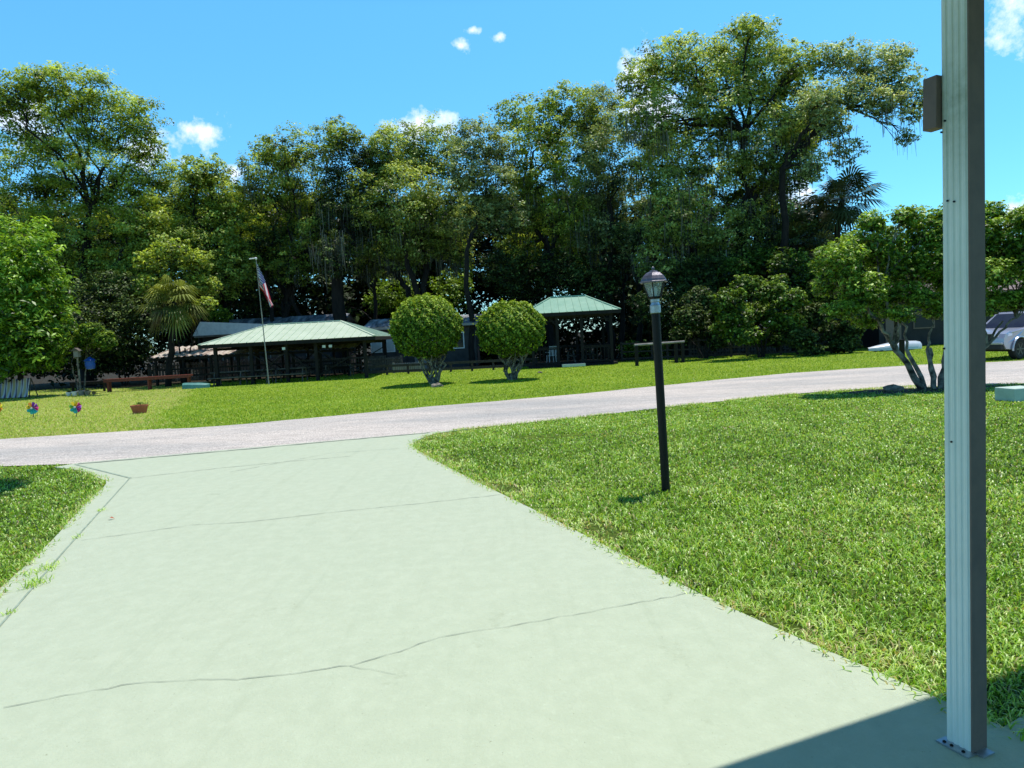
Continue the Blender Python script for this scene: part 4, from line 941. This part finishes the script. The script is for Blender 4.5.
for x in (-.30, -.12, .1):
    mb = MB(); mb.box((x*w_, -dp_/2-.02, ez_*.5), (1.3, .05, 1.0)); f_ = mb.build('window', M_brown, h); mb = MB(); mb.box((x*w_, -dp_/2-.05, ez_*.5), (1.15, .02, .86)); mb.build('pane', M_plast, f_)
mb = MB(); mb.box((-.42*w_, -dp_/2-.03, 1.05), (.95, .06, 2.1)); mb.build('door', M_brown, h)

# ------------------------------------------------------------------ gazebo
DG = 39.0
ga = P(527, 312.5, DG); gb = P(624, 310.5, DG); wG = gb.x-ga.x-.7; gc = foot(575, DG); gc.y += 2.6; gc.z = Tz(gc.x, gc.y)
ez = (ga.z+gb.z)/2-gc.z; rt = P(556, 297.5, gc.y).z-gc.z
gz_ = thing('gazebo', 'railed gazebo with a green metal hip roof and timber deck', 'gazebo', gc, R(-2))
hip(wG, 4.6, ez, max(.7, rt-ez), 2.1, .38).build('roof', M_roofd, gz_); frame(wG, 4.6, ez-.01, .36).build('fascia', M_wood, gz_)
zd = P(575, 364, DG).z-gc.z
mb = MB(); 
for i in range(34): mb.box((0, -2.45+i*.15, zd-.03), (wG+.3, .135, .05))
mb.box((0, -2.5, zd-.15), (wG+.3, .06, .2)); mb.box((0, 2.5, zd-.15), (wG+.3, .06, .2)); mb.build('deck', M_wood, gz_)
gx_ = [-.47, -.17, .12, .47]
for yy in (-2.3, 2.3):
    for t in gx_:
        mb = MB(); mb.box((t*wG, yy, (zd+ez)/2-.1), (.16, .16, ez-zd+.1)); mb.build('post', M_wood, gz_)
        mb = MB()
        for s in (-1, 1):
            if abs(t*wG+s*.5) < wG/2: mb.bar((t*wG, yy, ez-.75), (t*wG+s*.5, yy, ez-.22), .07, .08, (0, 1, 0))
        mb.build('brace', M_wood, gz_)
mb = MB(); [mb.box((0, yy, ez-.24), (wG, .10, .12)) for yy in (-2.3, 2.3)]
for i in range(30): mb.box((-wG/2+i*wG/29, -2.3, ez-.38), (.03, .03, .18))
mb.box((0, -2.3, ez-.48), (wG, .04, .05)); mb.build('valance', M_wood, gz_)
bal = bpy.data.meshes.new('baluster'); 
proto = MB(); proto.box((0, 0, 0), (.045, .045, .80)); pb = proto.build('baluster', M_wood); bme = pb.data; bpy.data.objects.remove(pb)
def railing(p0, p1):
    p0 = Vector(p0); p1 = Vector(p1); mb = MB(); mb.bar(p0+Vector((0, 0, .98)), p1+Vector((0, 0, .98)), .10, .05); mb.bar(p0+Vector((0, 0, .90)), p1+Vector((0, 0, .90)), .04, .08); mb.bar(p0+Vector((0, 0, .12)), p1+Vector((0, 0, .12)), .04, .08)
    r = mb.build('railing', M_wood, gz_); n = max(2, int((p1-p0).length/.19))
    for i in range(1, n):
        o = bpy.data.objects.new('baluster', bme); col.objects.link(o); o.parent = r; o.location = p0.lerp(p1, i/n)+Vector((0, 0, .51))
for a, b in ((0, 1), (1, 2), (2, 3)):
    if a != 1: pass
    if a == 1: continue
    railing((gx_[a]*wG, -2.3, zd), (gx_[b]*wG, -2.3, zd))
railing((gx_[0]*wG, 2.3, zd), (gx_[3]*wG, 2.3, zd)); railing((gx_[3]*wG, -2.3, zd), (gx_[3]*wG, 2.3, zd)); railing((gx_[0]*wG, -2.3, zd), (gx_[0]*wG, 2.3, zd))
mb = MB(); mb.box((0, -2.9, .10), (1.3, .7, .14)); mb.build('step', M_mintc, gz_)
ptable('dark picnic table inside the railed gazebo', gc+Vector((.6, .2, zd)), R(20), M_wood, 1.6, None)
# a white chair in the gazebo
b = gc+Vector((-1.1, .9, zd)); ch = thing('garden_chair', 'white garden chair inside the gazebo', 'chair', b, R(200))
mb = MB(); mb.box((0, 0, .43), (.5, .48, .04)); mb.build('seat', M_white, ch); mb = MB(); [mb.box((-.2+i*.1, .25, .72), (.07, .03, .6), rx=R(-10)) for i in range(5)]; mb.build('backrest', M_white, ch)
for sx in (-1, 1):
    for sy in (-1, 1): mb = MB(); mb.bar((sx*.21, sy*.2, .43), (sx*.23, sy*.22, 0), .05, .04); mb.build('leg', M_white, ch)
    mb = MB(); mb.box((sx*.26, 0, .64), (.06, .5, .03)); mb.build('armrest', M_white, ch)

# ------------------------------------------------------------------ fences and rails
M_woodf = mat('sun bleached dark timber', (.060, .050, .043), (.03, .025, .022), 7, .9, .2)
def fence(lb, pa, pb_, h, n, rails, m_=M_woodf, pick=0, group=None, pw=.12):
    a = Vector(pa); b = Vector(pb_); c = (a+b)/2; c.z = Tz(c.x, c.y); f = thing('fence', lb, 'fence', c, group=group)
    for i in range(n):
        p = a.lerp(b, i/(n-1)); p.z = Tz(p.x, p.y); mb = MB(); mb.box((p.x, p.y, p.z+h/2), (pw, pw, h+.04)); mb.build('post', m_, f, c)
    for z, t_ in rails:
        mb = MB(); q0 = a.copy(); q1 = b.copy(); q0.z = Tz(q0.x, q0.y)+z*h; q1.z = Tz(q1.x, q1.y)+z*h; off_ = Vector((0, -pw/2-.025, 0)); mb.bar(q0+off_, q1+off_, .04, t_); mb.build('rail', m_, f, c)
    if pick:
        mb = MB()
        for i in range(pick):
            p = a.lerp(b, (i+.5)/pick); p.z = Tz(p.x, p.y); mb.box((p.x, p.y+.01, p.z+h*.5), ((b-a).length/pick*.72, .02, h*.92+random.uniform(-.02, .02)))
        o = mb.build('pickets', m_, f, c)
    return f
fence('low dark timber fence from the pavilion past both clipped bushes', foot(366, 40), foot(536, 40), .55, 9, [(.95, .14), (.35, .14)])
fence('brown picket fence behind the left clipped bush', foot(366, 43.2), foot(402, 43.2), 1.0, 3, [(.85, .08)], M_woodg, 22)
fence('short pale picket panel right of the brown picket fence', foot(394, 41.6), foot(420, 41.6), .62, 2, [(.8, .06)], M_cream, 14)
fence('dark open timber fence from the gazebo to the shrub bank', foot(622, 41.5), foot(832, 38.5), 1.15, 14, [(.93, .10), (.5, .08), (.15, .10)], M_woodf, 0)
fence('pale picket fence glimpsed through the shrubs of the bank', foot(690, 44), foot(790, 42.5), 1.2, 5, [(.85, .08), (.2, .08)], M_woodg, 34)
fence('grey board fence between the left pavilion and the shrubs', foot(150, 46), foot(330, 47), 1.3, 8, [(.85, .08)], M_woodg, 60)
# pale pipe rail
a = G(637, 366); b = G(683, 362.5); h_ = 21*a.y/FPX; pr = thing('pipe_rail', 'pale pipe laid across two short dark posts near the gazebo', 'rail', (a+b)/2)
oo = (a+b)/2; mb = MB(); mb.tube([a+Vector((-.1, 0, h_)), b+Vector((.1, 0, h_+.02))], .06, 10); mb.build('pipe', M_cream, pr, oo)
for q in (a, b-Vector((.35, 0, 0)), b): mb = MB(); mb.box((q.x, q.y, q.z+h_/2-.06), (.16, .16, h_)); mb.build('post', M_wood, pr, oo)

# ------------------------------------------------------------------ small garden things
def pinwheel(px, py, lb, cols, spin):
    b = G(px, py+10); c = P(px, py, b.y); th = thing('pinwheel', lb, 'pinwheel', b, group='pinwheels on the far lawn')
    mb = MB(); mb.tube([b-Vector((0, 0, .05)), c+Vector((0, .04, 0))], .012, 6); mb.build('stick', M_woodg, th, b)
    r = 6.2*b.y/FPX
    for i in range(8):
        a0_ = spin+i*PI/4; a1_ = a0_+PI/4*.98; am = (a0_+a1_)/2
        mb = MB(); q = lambda a, rr, yy: c+Vector((math.cos(a)*rr, yy, math.sin(a)*rr))
        mb.add([c, q(a0_, r*.98, -.02), q(am, r*1.02, -.05), q(a1_, r*.92, .02), q(am, r*.5, -.07)], [(0, 1, 4), (1, 2, 4), (2, 3, 4), (3, 0, 4)]); mb.build('blade', cols[i % len(cols)], th, b)
    mb = MB(); mb.lathe([(.03, 0), (.03, .03)], 8); o = mb.build('hub', M_white, th); o.location = c-b+Vector((0, -.06, 0)); o.rotation_euler = (R(90), 0, 0)
pinwheel(33, 408, 'pinwheel with purple, turquoise and orange blades, left of the other', [M_pur, M_pur, M_org, M_yel, M_tur, M_tur, M_tur, M_mag], .2)
pinwheel(76, 407, 'pinwheel with yellow top and green, turquoise and magenta blades', [M_mag, M_yel, M_yel, M_grn, M_tur, M_tur, M_mag, M_pur], .3)
pinwheel(-3, 407, 'orange and magenta pinwheel cut off by the left edge of the photo', [M_org, M_mag, M_org, M_yel], .5)
b = G(140, 413.5); pl = thing('planter', 'shallow terracotta planter alone on the far lawn', 'planter', b); k = b.y/FPX
mb = MB(); r1 = 8.2*k; r2 = 5.8*k; hh = 8.5*k; mb.lathe([(r2, 0), (r1*.94, hh*.82), (r1, hh*.83), (r1, hh), (r1*.9, hh), (r1*.86, hh*.85)], 24); mb.build('pot', M_terra, pl)
mb = MB(); mb.lathe([(r1*.86, hh*.80), (.01, hh*.86)], 20); mb.build('soil', M_mulch, pl)
a_, b__, c_, q = blob_leaves(Vector((0, 0, hh+.06)), (.2, .2, .07), 10, 10, .08, .1, .6, .3); leafmesh('seedlings', a_, b__, .05, c_, M_leaf_bright, pl, None)

# blue feeder hanging in the small tree, birdhouse on pole
c = P(90, 363.5, 36.2); fd = thing('bird_feeder', 'blue round feeder hanging from the small tree', 'feeder', c)
mb = MB(); mb.lathe([(.05, -.32), (.20, -.28), (.24, -.1), (.24, .12), (.30, .14), (.24, .20), (.05, .34)], 14); mb.build('body', M_blue, fd)
mb = MB(); mb.tube([(0, 0, .33), (.02, 0, .95)], .008, 5); mb.build('cord', M_black, fd)
b = foot(81, 35.8); hgt = P(81, 353, 35.8).z-b.z; bh = thing('birdhouse', 'pale birdhouse on a pole beside the blue feeder', 'birdhouse', b)
mb = MB(); mb.tube([(0, 0, -.1), (0, 0, hgt-.2)], .05, 7); mb.build('pole', M_barkp, bh)
mb = MB(); mb.box((0, 0, hgt-.04), (.24, .22, .32)); mb.build('box', M_cream, bh); mb = MB(); mb.prism([(-.22, hgt+.12), (.22, hgt+.12), (0, hgt+.28)], -.18, .18, 'y'); mb.build('roof', M_woodg, bh)
# pots under the small tree
for px, s, lb, mm in ((69, .17, 'white flower pot left of the small tree', M_white), (75, .19, 'rounded white pot just left of the small tree stem', M_white), (82, .22, 'small pale pot at the foot of the small tree', M_cream), (88, .19, 'pinkish stone pot just right of the small tree', M_rock), (94, .11, 'smallest grey pot right of the small tree', M_woodg)):
    b = foot(px, 35.6); t = thing('flower_pot', lb, 'pot', b, group='pots under the small tree')
    mb = MB(); mb.lathe([(s*.5, 0), (s*.78, s*.9), (s*.86, s), (s*.86, s*1.2), (s*.7, s*1.2), (s*.66, s)], 14); mb.build('pot', mm, t)
    a_, b__, c_, q = blob_leaves(Vector((0, 0, s*1.35)), (s*.6, s*.6, s*.3), 8, 12, .1, .1, .6, .5); leafmesh('plant', a_, b__, .07, c_, M_leaf_dark, t, None)
# striped fabric over a rack at the far left
pa = G(-8, 399.5); pb2 = G(33, 397.5); c = (pa+pb2)/2; rk = thing('drying_rack', 'low rack at the far left edge under the leafy tree', 'rack', c)
mb = MB(); hR = 19*c.y/FPX
for q in (pa, pb2): mb.tube([q-Vector((0, .3, 0)), q+Vector((0, 0, hR)), q+Vector((0, .4, 0))], .03, 6)
mb.tube([pa+Vector((0, 0, hR)), pb2+Vector((0, 0, hR))], .03, 6); mb.build('frame', M_woodg, rk, c)
mstr, nts, bst, ot = nm('striped cotton'); wv = nts.nodes.new('ShaderNodeTexWave'); wv.inputs['Scale'].default_value = 1.1; wv.inputs['Distortion'].default_value = 1.5; wv.inputs['Detail'].default_value = 2
tcs = nts.nodes.new('ShaderNodeTexCoord'); nts.links.new(tcs.outputs['Object'], wv.inputs['Vector'])
nts.links.new(ramp(nts, wv.outputs['Fac'], [(.15, (.08, .05, .14)), (.3, (.55, .52, .60)), (.7, (.62, .58, .55)), (.85, (.55, .42, .22))]), bst.inputs['Base Color'])
mb = MB(); n = 26; vs = []
L_ = (pb2-pa).length
for i in range(n+1):
    t_ = i/n; p = pa.lerp(pb2, t_); w_ = .06*math.sin(i*1.9)
    vs += [(p.x, p.y-.06+w_*.2, p.z+hR+.035), (p.x, p.y-.22+w_, p.z+hR*.5), (p.x+.05, p.y-.36+w_*1.6, p.z+.06)]
mb.add(vs, [(3*i+k, 3*i+3+k, 3*i+4+k, 3*i+1+k) for i in range(n) for k in (0, 1)]); o = mb.build('striped_blanket', mstr, smooth=True)
tag(o, 'white, purple and tan striped cloth draped over the low rack', 'blanket')

# concrete block at the right edge
b = G(1013, 402); bb = thing('concrete_block', 'mint painted concrete block on the grass right of the post', 'block', b, R(8))
k = b.y/FPX; mb = MB(); mb.box((.28, .2, .11), (30*k, .42, .24), mi=0); mb.build('block', M_mintc, bb, bevel=.012)
# ------------------------------------------------------------------ truck
wc = G(1017, 359.5); tr_ = thing('pickup_truck', 'silver pickup truck parked on the road beyond the garden tree', 'truck', (0, 0, 0))
hd = math.atan2(-.40, -.92)          # heading: toward the left and a little toward the viewer
Rm = Matrix.Rotation(hd, 3, 'Z')
FW = Vector((1.72, .80, 0))           # near front wheel in local coordinates (x forward, y left)
loc_ = Vector((wc.x, wc.y, 0))-Rm @ FW; tr_.location = (loc_.x, loc_.y, Tz(wc.x, wc.y)+.012); tr_.rotation_euler = (0, 0, hd)
def arc(cx, cz, r, a0, a1, n=12): return [(cx+r*math.cos(R(a0+(a1-a0)*i/n)), cz+r*math.sin(R(a0+(a1-a0)*i/n))) for i in range(n+1)]
prof = [(-2.62, .55), (-2.62, 1.12), (-.75, 1.14), (-.75, 1.20), (.95, 1.18), (1.5, 1.16), (2.25, 1.07), (2.52, .98), (2.60, .82), (2.62, .62), (2.48, .42)]
prof += arc(1.72, .38, .47, 0, 180)+[(1.2, .36), (-1.05, .36)]+arc(-1.55, .38, .47, 0, 180)+[(-2.1, .45)]
nP = len(prof); mb = MB(); vs = []
for y_, sc_, dz in ((-.93, 1, -.0), (-.86, 1, .04), (.86, 1, .04), (.93, 1, 0)):
    for (x, z) in prof:
        nose = max(0, (x-1.9))*.28*(1 if abs(y_) > .9 else .2); zz = z+(dz-.04 if z > .9 else 0) if abs(y_) > .9 else z
        vs.append((x-nose, y_-(math.copysign(nose*.35, y_)), zz))
fs = [(j*nP+i, j*nP+(i+1) % nP, (j+1)*nP+(i+1) % nP, (j+1)*nP+i) for j in range(3) for i in range(nP)]+[tuple(range(nP)), tuple(range(3*nP, 4*nP))[::-1]]
mb.add(vs, fs); body = mb.build('body', M_paint, tr_)
mb = MB(); mb.box((-1.75, 0, 1.10), (1.7, 1.55, .12)); mb.build('bed_liner', M_plast, tr_)
# greenhouse
lowr = [(-.75, .86), (1.15, .86)]; 
def gh(x0, x1, y_, z): return [(x0, -y_, z), (x1, -y_, z), (x1, y_, z), (x0, y_, z)]
mb = MB(); b0_ = gh(-.78, 1.28, .87, 1.14); t0_ = gh(-.60, .50, .68, 1.74)
mb.add(b0_+t0_, [(0, 1, 5, 4), (1, 2, 6, 5), (2, 3, 7, 6), (3, 0, 4, 7), (4, 5, 6, 7)]); mb.build('cab', M_paint, tr_)
mb = MB(); t1_ = gh(-.56, .46, .64, 1.765); mb.add([(x, y_*.98, z) for x, y_, z in gh(-.6, .5, .68, 1.742)]+t1_, [(0, 1, 5, 4), (1, 2, 6, 5), (2, 3, 7, 6), (3, 0, 4, 7), (4, 5, 6, 7)]); mb.build('roof', M_paint, tr_)
def lerp3(a, b, t): return tuple(a[i]+(b[i]-a[i])*t for i in range(3))
def pane(name, A0, A1, B0, B1, ins, off_, m_=M_dkglass):
    q = []
    for s, t in ((ins, ins*1.2), (1-ins, ins*1.2), (1-ins, 1-ins*1.2), (ins, 1-ins*1.2)): q.append(Vector(lerp3(lerp3(A0, A1, s), lerp3(B0, B1, s), t))+Vector(off_))
    mb = MB(); mb.add(q, [(0, 1, 2, 3)]); return mb.build(name, m_, tr_)
pane('windscreen', b0_[1], b0_[2], t0_[1], t0_[2], .06, (.012, 0, .006)); pane('rear_window', b0_[3], b0_[0], t0_[3], t0_[0], .1, (-.012, 0, .004))
for s in (-1, 1):
    B = lambda x: (x, s*.87, 1.14)
    Tt = lambda x: (x, s*.68, 1.74)
    pane('side_window', B(-.70), B(.12), Tt(-.56), Tt(.02), .05, (0, s*.012, .004)); pane('side_window', B(.16), B(1.16), Tt(.06), Tt(.44), .05, (0, s*.012, .004))
    mb = MB(); mb.box((.98, s*1.03, 1.20), (.12, .24, .17), rz=s*.2); mb.build('mirror', M_plast, tr_, bevel=.02)
    mb = MB(); mb.add([(2.50-.12, s*.84, .86), (2.565, s*.50, .86), (2.53, s*.48, .97), (2.36, s*.80, .99), (2.18, s*.925, .98), (2.22, s*.93, .90)], [(0, 1, 2, 3), (0, 3, 4, 5)]); hl = mb.build('headlight', M_lens, tr_)
    hl.location = (.035, s*.012, .012)
    mb = MB(); mb.lathe([(.055, 0), (.065, .02), (.05, .03)], 12); fg = mb.build('fog_light', M_lens, tr_); fg.location = (2.56, s*.72, .60); fg.rotation_euler = (0, R(90), 0)
    for x in (1.72, -1.55):
        mb = MB(); mb.tube([(q[0], s*.935, q[1]) for q in arc(x, .38, .47, -5, 185, 16)], .035, 6); mb.build('fender_flare', M_paint, tr_)
    for x in (.60, -.32): mb = MB(); mb.box((x-.2, s*.945, 1.0), (.16, .03, .03)); mb.build('door_handle', M_plast, tr_)
    for x in (.15, 1.02, -.74): mb = MB(); mb.box((x, s*.933, .80), (.012, .004, .62)); mb.build('door_gap', M_plast, tr_)
mb = MB(); mb.box((2.585, 0, .86), (.06, .92, .26)); gr = mb.build('grille', M_plast, tr_, bevel=.02)
mb = MB(); mb.tube([(2.62, -.46, .99), (2.625, .46, .99), (2.62, .40, .72), (2.62, -.40, .72), (2.62, -.46, .99)], .016, 6); mb.build('grille_surround', M_chrome, gr)
mb = MB(); mb.box((2.55, 0, .50), (.22, 1.60, .20)); mb.build('bumper', M_plast, tr_, bevel=.03); mb = MB(); mb.box((2.60, 0, .64), (.12, 1.66, .09)); mb.build('bumper_cover', M_paint, tr_, bevel=.02)
mb = MB(); mb.box((-2.68, 0, .58), (.16, 1.7, .18)); mb.build('bumper', M_chrome, tr_, bevel=.02)
mb = MB(); mb.box((0, 0, .38), (4.2, 1.3, .14)); mb.build('chassis', M_plast, tr_)
for x in (1.72, -1.55):
    for s in (-1, 1):
        wh = bpy.data.objects.new('wheel', None); 
        mb = MB(); mb.lathe([(.22, -.12), (.35, -.125), (.385, -.09), (.39, 0), (.385, .09), (.35, .125), (.22, .12)], 28); o = mb.build('wheel', M_rubber, tr_, smooth=False)
        o.location = (x, s*.80, .385); o.rotation_euler = (R(-90*s), 0, 0)
        mb = MB(); mb.lathe([(.24, .09), (.245, .122), (.22, .118), (.20, .085), (.05, .095), (.04, .125), (.01, .13)], 24)
        for k in range(6): a = k*PI/3; mb.bar((.04*math.cos(a), .04*math.sin(a), .11), (.225*math.cos(a), .225*math.sin(a), .115), .05, .02)
        mb.build('rim', M_rim, o)

# kayak / white boat at right on the far grass
pa = P(871, 337, 38); b = foot(892, 38); bo = thing('boat', 'pale upturned boat hull lying in front of the dark-walled house', 'boat', b, R(3))
mb = MB(); secs = []; Lh = 50*38/FPX
for i in range(13):
    s = i/12; x = -Lh/2+Lh*s; w2 = .58*min(1, .03+s*1.9)**.55*(1-.12*s); h_ = .50*min(1, .35+s*1.1)*(1-.18*s)
    secs.append([(x, -w2, .06), (x, -w2*.98, .06+h_*.6), (x, -w2*.7, .06+h_*.93), (x, 0, .06+h_*1.05), (x, w2*.7, .06+h_*.93), (x, w2*.98, .06+h_*.6), (x, w2, .06)])
vs = [q for s_ in secs for q in s_]; mb.add(vs, [(i*7+k, i*7+k+1, (i+1)*7+k+1, (i+1)*7+k) for i in range(12) for k in range(6)]+[tuple(range(84, 91))]); mb.build('hull', M_boat, bo, smooth=True)
for x in (-.8, .8): mb = MB(); mb.box((x, 0, .04), (.12, .8, .08)); mb.build('trestle', M_wood, bo)
b = foot(902, 31); th = thing('timber_post', 'short dark timber post on the grass left of the garden tree', 'post', b); mb = MB(); mb.box((0, 0, .38), (.17, .17, .8)); mb.box((0, 0, .8), (.22, .22, .05)); mb.build('post', M_wood, th)

sc.cycles.samples = 96
